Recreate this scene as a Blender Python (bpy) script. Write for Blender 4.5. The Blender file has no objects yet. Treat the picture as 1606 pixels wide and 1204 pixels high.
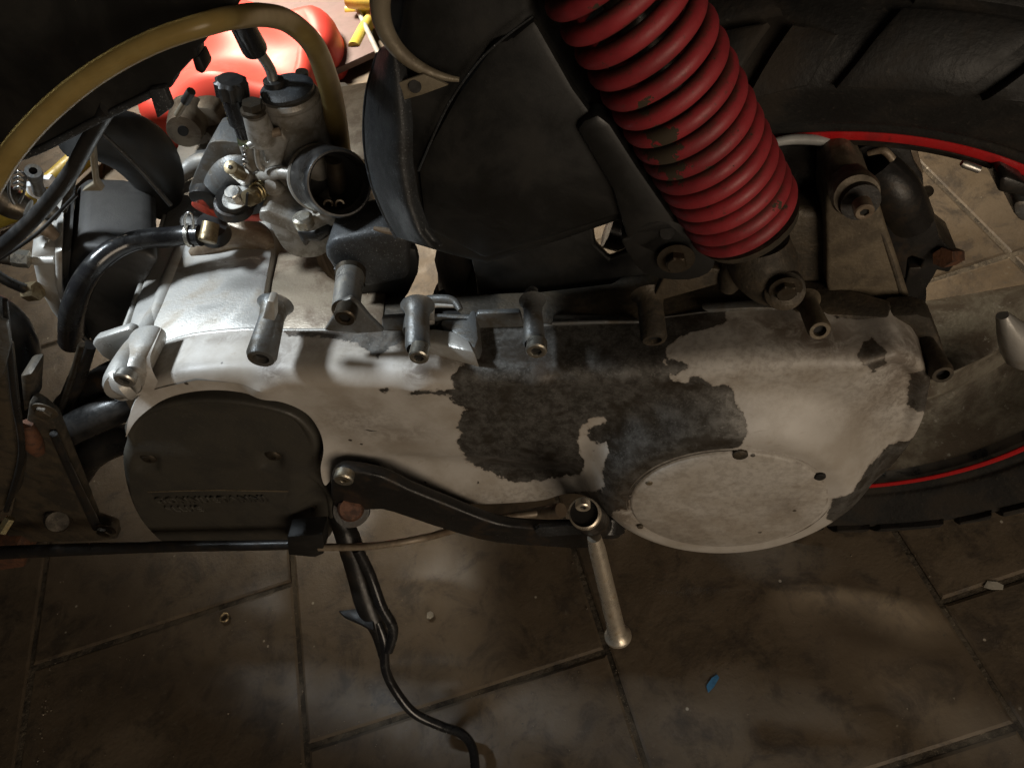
import bpy, bmesh, math, random
import numpy as np
from mathutils import Vector, Matrix, noise as mnoise
random.seed(4)
SC = bpy.context.scene
# ---------------------------------------------------------------- camera (photo 1606 x 1204, 26 mm equivalent lens)
F = 1160.0; CX, CY = 803.0, 602.0
roll, pitch, H = math.radians(18), math.radians(53), 0.72
cr_, sr_, cp_, sp_ = math.cos(roll), math.sin(roll), math.cos(pitch), math.sin(pitch)
Uh = np.array([0, sp_, cp_]); Fw = np.array([0, cp_, -sp_]); Xh = np.array([1., 0, 0])
RT = cr_*Xh - sr_*Uh; UP = sr_*Xh + cr_*Uh
CAM = np.array([0, 0, H])
cd = bpy.data.cameras.new("camera"); cam = bpy.data.objects.new("camera", cd); SC.collection.objects.link(cam)
cd.sensor_width = 36; cd.lens = 36*F/1606; cd.clip_start = 0.02; cd.clip_end = 60
cam.matrix_world = Matrix(((RT[0], UP[0], -Fw[0], 0), (RT[1], UP[1], -Fw[1], 0), (RT[2], UP[2], -Fw[2], H), (0, 0, 0, 1)))
SC.camera = cam
cd.dof.use_dof = False
SC.view_settings.view_transform = 'Standard'; SC.view_settings.look = 'None'; SC.view_settings.exposure = 0.0
wd = bpy.data.worlds.new("World"); SC.world = wd; wd.use_nodes = True
wd.node_tree.nodes['Background'].inputs[0].default_value = (0.9, 0.8, 0.68, 1)
wd.node_tree.nodes['Background'].inputs[1].default_value = 0.012
# bike frame: u rearward, w away from the camera (across the bike), v up
w_ = 157*RT + 1502*UP + 1160*Fw; w_ /= np.linalg.norm(w_)
u_ = np.cross(w_, [0, 0, 1]); u_ /= np.linalg.norm(u_); v_ = np.cross(u_, w_)
ORG = CAM + .43*Fw; M3 = np.array([u_, w_, v_])
def lampobj(name, loc, target, size, watts, col, sizey=None):
    l = bpy.data.lights.new(name, 'AREA'); l.size = size; l.energy = watts; l.color = col
    if sizey: l.shape = 'RECTANGLE'; l.size_y = sizey
    o = bpy.data.objects.new(name, l); SC.collection.objects.link(o); o.location = loc
    o.rotation_euler = (Vector(target)-Vector(loc)).to_track_quat('-Z', 'Y').to_euler(); return o
def spot(name, loc, tgt, watts, col, deg, blend, r):
    l = bpy.data.lights.new(name, 'SPOT'); l.energy = watts; l.color = col; l.spot_size = math.radians(deg); l.spot_blend = blend; l.shadow_soft_size = r
    o = bpy.data.objects.new(name, l); SC.collection.objects.link(o); o.location = loc
    o.rotation_euler = (Vector(tgt)-Vector(loc)).to_track_quat('-Z', 'Y').to_euler()
spot('work_lamp', (-.60, .62, 1.12), (-.19, .38, .38), 64, (0.84, 0.93, 1.0), 34, 1.0, .065)
spot('rear_warm_lamp', (-.85, 2.7, 2.0), (0.15, 1.42, 0.0), 1000, (1.0, 0.86, 0.67), 36, .45, .35)
lampobj('front_fill', (0.6, -1.9, .95), (0.12, 0.3, 0.3), 1.1, 22, (1.0, 0.83, 0.64))  # fill lamp added behind the camera to light the case face
# ---------------------------------------------------------------- pixel of the photo -> place in the bike's frame
def ray(px, py): return Fw + RT*(px-CX)/F + UP*(CY-py)/F
YO = 0.0
def L(px, py, y=0.0):
    y = y+YO
    r = ray(px, py); t = ((ORG-CAM)@w_ + y)/(r@w_); return Vector(M3@(CAM+r*t-ORG))
def LZ(px, py, z=0.0):
    r = ray(px, py); t = ((ORG-CAM)@v_ + z)/(r@v_); return Vector(M3@(CAM+r*t-ORG))
def WZ(px, py, z=0.0):
    r = ray(px, py); t = (z-H)/r[2]; return Vector(CAM+r*t)
def depth(l): return float((ORG + M3.T@np.array(l) - CAM)@Fw)
def rad(rpx, l): return rpx*depth(l)/F
def proj(P):
    P = np.asarray(P, float); q = ORG + P@M3 - CAM; d = q@Fw
    return np.stack([CX+F*(q@RT)/d, CY-F*(q@UP)/d], -1)
# ---------------------------------------------------------------- materials
MATS = {}
def nd(nt, t, **k):
    n = nt.nodes.new(t)
    for a, b in k.items():
        if a.startswith('i_'): n.inputs[int(a[2:])].default_value = b
        else: setattr(n, a, b)
    return n
def mixc(nt, fac, a, b, typ='MIX'):
    m = nt.nodes.new('ShaderNodeMix'); m.data_type = 'RGBA'; m.blend_type = typ
    for s, vv in ((0, fac), (6, a), (7, b)):
        if isinstance(vv, bpy.types.NodeSocket): nt.links.new(vv, m.inputs[s])
        elif s: m.inputs[s].default_value = (*vv, 1) if len(vv) == 3 else vv
        else: m.inputs[0].default_value = vv
    return m.outputs[2]
def mth(nt, op, a, b=0.0, c=None, clamp=False):
    m = nt.nodes.new('ShaderNodeMath'); m.operation = op; m.use_clamp = clamp
    for s, vv in enumerate((a, b) if c is None else (a, b, c)):
        if isinstance(vv, bpy.types.NodeSocket): nt.links.new(vv, m.inputs[s])
        else: m.inputs[s].default_value = vv
    return m.outputs[0]
def rng(nt, val, a, b, c=0.0, d=1.0):
    m = nt.nodes.new('ShaderNodeMapRange'); nt.links.new(val, m.inputs[0])
    for i, vv in enumerate((a, b, c, d)): m.inputs[i+1].default_value = vv
    m.interpolation_type = 'SMOOTHSTEP' if abs(c) < 2 and b > a else 'LINEAR'
    return m.outputs[0]
def noi(nt, co, scale, det=4.0, rough=.6, dist=0.0):
    n = nd(nt, 'ShaderNodeTexNoise'); n.inputs['Scale'].default_value = scale; n.inputs['Detail'].default_value = det
    n.inputs['Roughness'].default_value = rough; n.inputs['Distortion'].default_value = dist
    nt.links.new(co, n.inputs['Vector']); return n.outputs[0]
def base_mat(name):
    m = bpy.data.materials.new(name); m.use_nodes = True; nt = m.node_tree
    b = nt.nodes['Principled BSDF']; tc = nt.nodes.new('ShaderNodeTexCoord'); MATS[name] = m
    return m, nt, b, tc.outputs['Object']
def setbump(nt, b, h, st, dist):
    bp = nt.nodes.new('ShaderNodeBump'); bp.inputs['Strength'].default_value = st; bp.inputs['Distance'].default_value = dist
    nt.links.new(h, bp.inputs['Height']); nt.links.new(bp.outputs[0], b.inputs['Normal'])
def mat(name, col, rough=.5, metal=0.0, col2=None, sc=60, lo=.42, hi=.62, col3=None, sc3=400, bump=.25, bd=.0006, bsc=500, rvar=.15, trans=0, spec=None):
    """worn surface: base colour with dirt blotches (col2) and fine specks (col3)"""
    m, nt, b, co = base_mat(name)
    c = None
    n1 = noi(nt, co, sc, 6, .65, .4)
    base = nt.nodes.new('ShaderNodeRGB'); base.outputs[0].default_value = (*col, 1); c = base.outputs[0]
    c2 = col2 or tuple(x*.55 for x in col)
    c = mixc(nt, rng(nt, n1, lo, hi), c, c2)
    n2 = noi(nt, co, sc3, 3, .7)
    c3 = col3 or tuple(x*1.5 for x in col)
    c = mixc(nt, rng(nt, n2, .60, .74, 0, .7), c, c3)
    nt.links.new(c, b.inputs['Base Color'])
    nt.links.new(rng(nt, n1, .3, .7, max(.05, rough-rvar), min(1, rough+rvar)), b.inputs['Roughness'])
    b.inputs['Metallic'].default_value = metal
    if spec is not None: b.inputs['Specular IOR Level'].default_value = spec
    if trans: b.inputs['Transmission Weight'].default_value = trans
    setbump(nt, b, noi(nt, co, bsc, 4, .6), bump, bd)
    return m
def attr(nt, name):
    a = nt.nodes.new('ShaderNodeAttribute'); a.attribute_name = name; return a.outputs['Fac']

def case_mat():
    m, nt, b, co = base_mat('case_paint')
    bare, grime, gr2 = attr(nt, 'bare'), attr(nt, 'grime'), attr(nt, 'dust')
    f1, f2, f3 = noi(nt, co, 22, 5, .6), noi(nt, co, 130, 6, .7, .3), noi(nt, co, 700, 3, .7)
    paint = mixc(nt, rng(nt, f1, .38, .66), (.47, .445, .41), (.35, .315, .27))
    paint = mixc(nt, rng(nt, f2, .60, .72, 0, .35), paint, (.24, .18, .12))
    # small dings showing dark metal
    vo = nt.nodes.new('ShaderNodeTexVoronoi'); vo.inputs['Scale'].default_value = 62; nt.links.new(co, vo.inputs['Vector'])
    vo.inputs['Randomness'].default_value = 1
    ding = mth(nt, 'MULTIPLY', rng(nt, vo.outputs['Distance'], .07, .10, 1, 0), rng(nt, noi(nt, co, 45, 2), .56, .60))
    paint = mixc(nt, ding, paint, (.05, .042, .035))
    # long fine scuffs
    mp = nt.nodes.new('ShaderNodeMapping'); mp.inputs['Scale'].default_value = (40, 40, 420); mp.inputs['Rotation'].default_value = (0, .5, 0); nt.links.new(co, mp.inputs['Vector'])
    sc = noi(nt, mp.outputs[0], 1.2, 3, .6)
    paint = mixc(nt, rng(nt, sc, .66, .74, 0, .3), paint, (.14, .11, .085))
    metal = mixc(nt, rng(nt, f2, .35, .66), (.060, .055, .048), (.155, .15, .14))
    metal = mixc(nt, rng(nt, f3, .5, .75, 0, .6), metal, (.26, .25, .235))
    metal = mixc(nt, rng(nt, noi(nt, co, 60, 4), .5, .68, 0, .8), metal, (.045, .036, .026))
    edge = mth(nt, 'ADD', mth(nt, 'MULTIPLY', mth(nt, 'SUBTRACT', noi(nt, co, 210, 5, .65), .5), 17), mth(nt, 'MULTIPLY', mth(nt, 'SUBTRACT', noi(nt, co, 60, 2), .5), 10))
    sd = mth(nt, 'ADD', bare, edge)
    mask = rng(nt, sd, -.5, .5)
    rim = mth(nt, 'MULTIPLY', rng(nt, sd, -3.0, -.4), mth(nt, 'SUBTRACT', 1.0, mask))   # thin stained line round each flake
    c = mixc(nt, mth(nt, 'MULTIPLY', rim, .35), paint, (.16, .12, .085))
    c = mixc(nt, mask, c, metal)
    g = mth(nt, 'MULTIPLY', grime, rng(nt, noi(nt, co, 90, 6, .75, .6), .32, .58), clamp=True)
    c = mixc(nt, g, c, (.075, .048, .028))
    g2 = mth(nt, 'MULTIPLY', gr2, rng(nt, noi(nt, co, 260, 5, .7), .42, .62), clamp=True)
    c = mixc(nt, mth(nt, 'MULTIPLY', g2, .8), c, (.12, .1, .08))
    nt.links.new(c, b.inputs['Base Color'])
    r = mth(nt, 'ADD', rng(nt, f1, .3, .7, .40, .52), mth(nt, 'MULTIPLY', mask, .02))
    nt.links.new(r, b.inputs['Roughness'])
    nt.links.new(mth(nt, 'MULTIPLY', mask, .55), b.inputs['Metallic'])
    h = mth(nt, 'ADD', mth(nt, 'MULTIPLY', mask, -.35), mth(nt, 'MULTIPLY', f3, .16))
    h = mth(nt, 'ADD', h, mth(nt, 'MULTIPLY', f2, .35)); h = mth(nt, 'SUBTRACT', h, mth(nt, 'MULTIPLY', ding, .5))
    setbump(nt, b, h, .5, .0006)
    return m
case_mat()
def spring_mat():
    m, nt, b, co = base_mat('red_spring_paint')
    wear = attr(nt, 'wear')
    n = noi(nt, co, 150, 5, .65)
    c = mixc(nt, rng(nt, noi(nt, co, 40, 4), .4, .65), (.30, .026, .033), (.20, .018, .023))
    c = mixc(nt, rng(nt, noi(nt, co, 420, 3), .60, .72, 0, .6), c, (.10, .035, .025))
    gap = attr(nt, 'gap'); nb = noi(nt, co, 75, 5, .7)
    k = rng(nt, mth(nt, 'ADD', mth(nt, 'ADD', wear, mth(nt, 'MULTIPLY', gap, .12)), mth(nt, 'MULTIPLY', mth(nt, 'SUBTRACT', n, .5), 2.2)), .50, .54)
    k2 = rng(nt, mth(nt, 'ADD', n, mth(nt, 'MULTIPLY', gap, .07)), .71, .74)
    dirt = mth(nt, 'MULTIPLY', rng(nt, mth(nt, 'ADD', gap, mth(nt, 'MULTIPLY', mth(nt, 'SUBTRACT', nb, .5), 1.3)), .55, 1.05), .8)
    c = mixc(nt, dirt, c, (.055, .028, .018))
    k = mth(nt, 'MAXIMUM', k, k2)
    c = mixc(nt, k, c, (.050, .036, .020))
    nt.links.new(c, b.inputs['Base Color'])
    nt.links.new(mth(nt, 'ADD', rng(nt, n, .3, .7, .46, .6), mth(nt, 'MULTIPLY', k, .25)), b.inputs['Roughness'])
    setbump(nt, b, mth(nt, 'SUBTRACT', mth(nt, 'MULTIPLY', noi(nt, co, 900, 2), .3), k), .4, .0005)
spring_mat()
def tile_mat():
    m, nt, b, co0 = base_mat('brown_tile')
    geo = nt.nodes.new('ShaderNodeNewGeometry'); co = geo.outputs['Position']
    oi = nt.nodes.new('ShaderNodeObjectInfo')
    c = mixc(nt, rng(nt, noi(nt, co, 5, 6, .6, .6), .36, .66), (.142, .108, .072), (.088, .065, .042))
    c = mixc(nt, rng(nt, noi(nt, co, 26, 6, .7, .5), .45, .68), c, (.058, .045, .033))
    c = mixc(nt, rng(nt, noi(nt, co, 120, 5, .7), .58, .74, 0, .6), c, (.15, .13, .10))
    c = mixc(nt, rng(nt, noi(nt, co, 60, 4, .8), .64, .72, 0, .7), c, (.04, .032, .025))
    vo = nt.nodes.new('ShaderNodeTexVoronoi'); vo.inputs['Scale'].default_value = 45; nt.links.new(co, vo.inputs['Vector'])
    sp = mth(nt, 'MULTIPLY', rng(nt, vo.outputs['Distance'], .045, .075, 1, 0), rng(nt, noi(nt, co, 30, 2), .55, .6))
    c = mixc(nt, sp, c, (.42, .38, .31))
    tint = mth(nt, 'ADD', mth(nt, 'MULTIPLY', oi.outputs['Random'], .35), .82)
    cc = nt.nodes.new('ShaderNodeCombineColor')
    for i in range(3): nt.links.new(tint, cc.inputs[i])
    c = mixc(nt, 1.0, c, cc.outputs[0], 'MULTIPLY')
    nt.links.new(c, b.inputs['Base Color'])
    nt.links.new(rng(nt, noi(nt, co, 9, 6, .7), .35, .65, .42, .68), b.inputs['Roughness'])
    h = mth(nt, 'ADD', mth(nt, 'MULTIPLY', noi(nt, co, 14, 3), 1.5), mth(nt, 'MULTIPLY', noi(nt, co, 260, 5, .7), .35))
    setbump(nt, b, h, .5, .003)
tile_mat()
mat('mortar', (.088, .070, .048), .9, 0, (.035, .028, .02), 40, col3=(.26, .22, .15), sc3=300, bump=.8, bd=.003, bsc=160)
mat('cast_alloy', (.42, .41, .385), .42, .35, (.27, .235, .19), 35, .44, .70, (.5, .49, .47), 300, .35, .0006, 600)
mat('cast_alloy_brown', (.27, .22, .16), .5, .2, (.14, .10, .065), 45, .38, .62, (.30, .26, .2), 250, .4, .0008, 500)
mat('cast_alloy_grey', (.16, .165, .165), .45, .5, (.10, .085, .065), 60, .42, .66, (.30, .29, .28), 350, .4, .0006, 700)
mat('dirty_alloy_dark', (.075, .058, .038), .62, .2, (.030, .024, .016), 45, .38, .62, (.12, .09, .06), 260, .6, .001, 350)
mat('black_plastic', (.009, .009, .0085), .5, 0, (.015, .0135, .011), 25, .45, .7, (.024, .023, .020), 800, .12, .0003, 1200)
mat('black_plastic_dusty', (.030, .033, .036), .55, 0, (.016, .016, .016), 45, .40, .6, (.34, .36, .38), 1100, .5, .0006, 900)
mat('cowl_plastic', (.045, .043, .040), .5, 0, (.024, .022, .020), 22, .45, .6, (.07, .066, .06), 500, .3, .0005, 700)
mat('black_rubber', (.014, .014, .014), .38, 0, (.022, .020, .018), 60, col3=(.04, .04, .04), sc3=500, bump=.2)
mat('black_gloss', (.012, .012, .013), .22, 0, (.02, .02, .02), 60, rvar=.08, bump=.12)
mat('black_paint_metal', (.020, .019, .018), .38, .3, (.045, .030, .018), 50, .5, .72, (.06, .05, .04), 400, .3)
mat('cover_plastic', (.056, .051, .041), .55, .1, (.034, .031, .025), 30, .38, .66, (.085, .075, .058), 420, .35, .0006, 420)
mat('arch_shade', (.020, .021, .022), .5, 0, (.032, .030, .027), 40)  # near-black for the shaded recess behind the kick lever
mat('tyre_rubber', (.010, .0095, .0085), .72, 0, (.024, .018, .012), 26, .44, .66, (.045, .038, .03), 300, .5, .001, 300)
mat('rim_black', (.012, .012, .012), .35, .2, (.03, .024, .018), 50)
mat('rim_barrel_dirty', (.15, .135, .105), .6, .3, (.060, .045, .030), 28, .36, .6, (.26, .25, .22), 160, .6, .001, 260)
mat('red_stripe', (.44, .012, .014), .35, 0, (.30, .01, .012), 60, .5, .7, (.2, .01, .01), 300)
mat('steel', (.50, .49, .46), .36, .85, (.36, .33, .28), 90, .45, .66, (.6, .6, .6), 500, .15, .0003, 500)
mat('zinc_steel', (.52, .50, .44), .34, .9, (.30, .25, .17), 120, .45, .66, bump=.25)
mat('chrome_worn', (.66, .59, .48), .36, .75, (.35, .27, .17), 90, .5, .72, (.7, .66, .6), 500, .2, .0004, 300)
mat('dark_steel', (.10, .085, .065), .42, .8, (.06, .045, .03), 120)
mat('brass', (.28, .22, .13), .45, .8, (.16, .12, .07), 120)
mat('yellow_zinc', (.42, .37, .22), .34, .85, (.30, .24, .12), 150)
mat('rusty', (.13, .055, .028), .75, .2, (.06, .03, .018), 120, bump=.7)
mat('rust_bright', (.25, .07, .03), .75, 0, (.12, .04, .02), 90, bump=.7)
mat('red_gasket', (.42, .055, .03), .5, 0, (.26, .04, .025), 120)
mat('hole_shade', (.008, .007, .006), .8)  # near-black stand-in for the shade inside holes, slots and pockets
mat('red_plastic', (.82, .085, .065), .5, 0, (.78, .06, .05), 9, .4, .7, (.85, .1, .08), 300, .1, rvar=.05)
mat('mauve_board', (.23, .165, .17), .6, 0, (.19, .14, .14), 20, col3=(.26, .2, .2), bump=.1)
mat('pale_edge', (.42, .43, .42), .5, 0, (.33, .33, .32), 30)
mat('brown_grime', (.150, .120, .080), .58, .15, (.075, .058, .038), 45, .38, .62, (.20, .17, .12), 260, .5, .001, 400)
mat('hose_core_brown', (.15, .095, .03), .4)  # brown of the inner tube that darkens the fuel hose
mat('carb_alloy', (.29, .275, .25), .45, .35, (.16, .14, .11), 90, .42, .64, (.42, .4, .37), 400, .35, .0005, 700)
mat('grit', (.26, .22, .165), .8)
mat('yellow_plastic', (.66, .54, .10), .4, 0, (.52, .42, .08), 40)
mat('beige_plate', (.20, .17, .12), .5, .2, (.13, .105, .07), 60)
mat('white_plastic', (.72, .72, .72), .4)
mat('blue_scrap', (.06, .22, .42), .6)
mat('pale_scrap', (.50, .47, .40), .7)
mat('green_zinc', (.24, .30, .17), .35, .8, (.3, .28, .18), 150)
mat('silver_spring', (.55, .53, .5), .3, 1.0)
def hose_mat():
    m, nt, b, co = base_mat('aged_fuel_hose')
    n = noi(nt, co, 60, 3)
    c = mixc(nt, rng(nt, n, .35, .65), (.56, .43, .17), (.47, .34, .12))
    nt.links.new(c, b.inputs['Base Color']); b.inputs['Roughness'].default_value = .28
    b.inputs['Transmission Weight'].default_value = .6; b.inputs['IOR'].default_value = 1.3
    setbump(nt, b, noi(nt, co, 250, 2), .12, .0005)
hose_mat()
# ---------------------------------------------------------------- objects
COL = SC.collection
def tag(o, label=None, cat=None, group=None, kind=None):
    for k, vv in (('label', label), ('category', cat), ('group', group), ('kind', kind)):
        if vv: o[k] = vv
    return o
def empty(name, parent=None, loc=(0, 0, 0)):
    o = bpy.data.objects.new(name, None); COL.objects.link(o); o.location = loc
    o.empty_display_size = .02
    if parent: o.parent = parent
    return o
def link(name, me, m, parent, smooth=35):
    me.materials.clear(); me.materials.append(MATS[m])
    if smooth:
        me.shade_smooth(); me.set_sharp_from_angle(angle=math.radians(smooth))
    o = bpy.data.objects.new(name, me); COL.objects.link(o)
    if parent: o.parent = parent
    return o
def mk(name, vs, fs, m, parent, smooth=35, fixn=True):
    me = bpy.data.meshes.new(name); me.from_pydata([tuple(a) for a in vs], [], fs)
    if fixn:
        bm = bmesh.new(); bm.from_mesh(me); bmesh.ops.recalc_face_normals(bm, faces=bm.faces); bm.to_mesh(me); bm.free()
    me.update(); return link(name, me, m, parent, smooth)
def cat(pts, n=8, closed=False):
    P = [np.array(p, float) for p in pts]; out = []; k = len(P)
    for i in range(k if closed else k-1):
        if closed: a, b, c, d = P[i-1], P[i], P[(i+1) % k], P[(i+2) % k]
        else: a, b, c, d = P[max(i-1, 0)], P[i], P[i+1], P[min(i+2, k-1)]
        for j in range(n):
            t = j/n
            out.append(.5*((2*b)+(-a+c)*t+(2*a-5*b+4*c-d)*t*t+(-a+3*b-3*c+d)*t**3))
    if not closed: out.append(P[-1])
    return out
def tubev(name, pts, rs, m, parent, seg=14, caps=True, squash=None, closed=False):
    """tube along 3-D points with a radius per point"""
    pts = [Vector(p) for p in pts]; n = len(pts)
    if not hasattr(rs, '__len__'): rs = [rs]*n
    t0 = (pts[1]-pts[0]).normalized(); a = t0.orthogonal().normalized(); vs = []; fs = []
    for i, p in enumerate(pts):
        t = ((pts[min(i+1, n-1)]-pts[max(i-1, 0)])).normalized()
        a = (a - t*a.dot(t)).normalized(); b = t.cross(a)
        for k in range(seg):
            th = 2*math.pi*k/seg; vs.append(p + (a*math.cos(th)+b*math.sin(th))*rs[i])
    for i in range(n-1):
        for k in range(seg):
            k2 = (k+1) % seg; fs.append((i*seg+k, i*seg+k2, (i+1)*seg+k2, (i+1)*seg+k))
    if caps: fs.append(tuple(range(seg))[::-1]); fs.append(tuple((n-1)*seg+k for k in range(seg)))
    return mk(name, vs, fs, m, parent, 50)
def tube(name, pts, rpx, m, parent, n=8, seg=14, **k):
    """pts (px,py,y[,radius px]) smoothed"""
    P = cat([p[:3] for p in pts], n); R = None
    if len(pts[0]) > 3: R = [x[0] for x in cat([(p[3],) for p in pts], n)]
    Q = [L(*p) for p in P]
    rs = [rad(R[i] if R else rpx, q) for i, q in enumerate(Q)]
    return tubev(name, Q, rs, m, parent, seg, **k)
def lathe(name, p0, ax, prof, m, parent, seg=28, caps=True, smooth=35, rot=0.0, spline=None):
    """prof: (distance along axis, radius[, 'h' hexagonal | 'k' knurled])"""
    p0 = Vector(p0); ax = Vector(ax).normalized(); a = ax.orthogonal().normalized(); b = ax.cross(a); vs = []; fs = []
    for pr in prof:
        t, r = pr[:2]; md = pr[2] if len(pr) > 2 else ''
        for k in range(seg):
            th = 2*math.pi*k/seg + rot; rr = r
            if md == 'h': q = (th-rot) % (math.pi/3) - math.pi/6; rr = r*math.cos(math.pi/6)/math.cos(q)
            if md == 'k': rr = r*(1 + .07*(1 if k % 4 < 2 else -1))
            vs.append(p0 + ax*t + (a*math.cos(th)+b*math.sin(th))*rr)
    n = len(prof)
    for i in range(n-1):
        for k in range(seg):
            k2 = (k+1) % seg; fs.append((i*seg+k, i*seg+k2, (i+1)*seg+k2, (i+1)*seg+k))
    if caps: fs.append(tuple(range(seg))[::-1]); fs.append(tuple((n-1)*seg+k for k in range(seg)))
    return mk(name, vs, fs, m, parent, smooth)
def tubez(name, pts, m, parent, n=8, seg=16, **k):
    """pts (px,py,height,radius px)"""
    P = cat(pts, n); Q = [LZ(*p[:3]) for p in P]; return tubev(name, Q, [rad(p[3], q) for p, q in zip(P, Q)], m, parent, seg, **k)
def lpx(name, A, B, prof, m, parent, seg=28, **k):
    """lathe between two (px,py,y) ends; prof (fraction, radius px)"""
    a, b = L(*A), L(*B); d = b-a; ln = d.length; s = depth(a)/F
    return lathe(name, a, d, [(p[0]*ln, p[1]*s, *p[2:]) for p in prof], m, parent, seg, **k)
def bevel_me(me, w, seg=2):
    bm = bmesh.new(); bm.from_mesh(me); bmesh.ops.recalc_face_normals(bm, faces=bm.faces)
    if w > 0:
        es = [e for e in bm.edges if len(e.link_faces) == 2 and e.calc_face_angle(0) > .35]
        bmesh.ops.bevel(bm, geom=es, offset=w, segments=seg, profile=.5, affect='EDGES', clamp_overlap=True)
    bmesh.ops.triangulate(bm, faces=[f for f in bm.faces if len(f.verts) > 4])
    bm.to_mesh(me); bm.free()
def prism(name, pts, vec, bev, m, parent, seg=2, smooth=40):
    pts = [Vector(p) for p in pts]; vec = Vector(vec); n = len(pts)
    vs = pts + [p+vec for p in pts]
    fs = [tuple(range(n))[::-1], tuple(range(n, 2*n))] + [(i, (i+1) % n, n+(i+1) % n, n+i) for i in range(n)]
    me = bpy.data.meshes.new(name); me.from_pydata([tuple(a) for a in vs], [], fs); bevel_me(me, bev, seg)
    return link(name, me, m, parent, smooth)
def slab(name, pl, y0, y1, bev, m, parent, sm=0, **k):
    """outline in px on the vertical plane y0, carried back to y1"""
    if sm: pl = cat(pl, sm, True)
    return prism(name, [L(p[0], p[1], y0) for p in pl], (0, y1-y0, 0), bev, m, parent, **k)
def depthslab(name, pl, y0, far, bev, m, parent, **k):
    """front outline in px on plane y0, carried along the level line that leads from its first corner to the px point far"""
    p = L(pl[0][0], pl[0][1], y0); vec = LZ(far[0], far[1], p.z)-p
    return prism(name, [L(q[0], q[1], y0) for q in pl], vec, bev, m, parent, **k)
def plate(name, pl, z0, dz, bev, m, parent, sm=0, **k):
    if sm: pl = cat(pl, sm, True)
    return prism(name, [LZ(p[0], p[1], z0) for p in pl], (0, 0, dz), bev, m, parent, **k)
def box(name, c, s, bev, m, parent, rot=(0, 0, 0)):
    c = Vector(c); R = Matrix.Rotation(rot[2], 3, 'Z')@Matrix.Rotation(rot[1], 3, 'Y')@Matrix.Rotation(rot[0], 3, 'X')
    pts = [c+R@Vector((sx*s[0]/2, sy*s[1]/2, -s[2]/2)) for sx, sy in ((-1, -1), (1, -1), (1, 1), (-1, 1))]
    return prism(name, pts, R@Vector((0, 0, s[2])), bev, m, parent)
def socket(name, A, rpx, m, parent, ax=(0, -1, 0), ln=.9, hole=.5):
    """socket head cap screw; A is the centre of its outer face"""
    a = L(*A); r = rad(rpx, a); ax = Vector(ax).normalized()
    lathe('socket_shade', a-ax*r*.32, ax, [(0, r*hole*.97), (r*.02, r*hole*.97)], 'hole_shade', parent, 14)  # near-black disc paints the shade inside the hex socket
    o = lathe(name, a-ax*r*ln, ax, [(0, r*.97), (r*(ln-.14), r), (r*ln, r*.87), (r*ln, r*hole*1.12), (r*(ln-.05), r*hole, 'h'), (r*(ln-.75), r*hole, 'h')], m, parent, 24)
    return o
def hexhead(name, A, rpx, m, parent, ax=(0, -1, 0), ln=.8, washer=1.35):
    a = L(*A); r = rad(rpx, a); ax = Vector(ax).normalized()
    return lathe(name, a-ax*r*ln, ax, [(0, r*washer), (r*.12, r*washer), (r*.14, r, 'h'), (r*(ln-.12), r, 'h'), (r*ln, r*.82)], m, parent, 24, smooth=25)
def sdist(P, poly):
    """signed distance in px, positive inside"""
    P = np.asarray(P); poly = np.asarray(poly, float); d = np.full(len(P), 1e9); ins = np.zeros(len(P), bool)
    for a, b in zip(poly, np.roll(poly, -1, 0)):
        ab = b-a; t = np.clip(((P-a)@ab)/(ab@ab+1e-9), 0, 1); q = a + t[:, None]*ab
        d = np.minimum(d, np.hypot(*(P-q).T))
        c = ((a[1] > P[:, 1]) != (b[1] > P[:, 1])); x = (b[0]-a[0])*(P[:, 1]-a[1])/((b[1]-a[1]) if b[1] != a[1] else 1e-9)+a[0]
        ins ^= c & (P[:, 0] < x)
    return np.where(ins, d, -d)
def resample(P, n):
    P = np.array(P); Q = np.vstack([P, P[:1]]); s = np.r_[0, np.cumsum(np.linalg.norm(np.diff(Q, axis=0), axis=1))]
    t = np.linspace(0, s[-1], n, endpoint=False); return np.stack([np.interp(t, s, Q[:, i]) for i in range(2)], -1)
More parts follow.
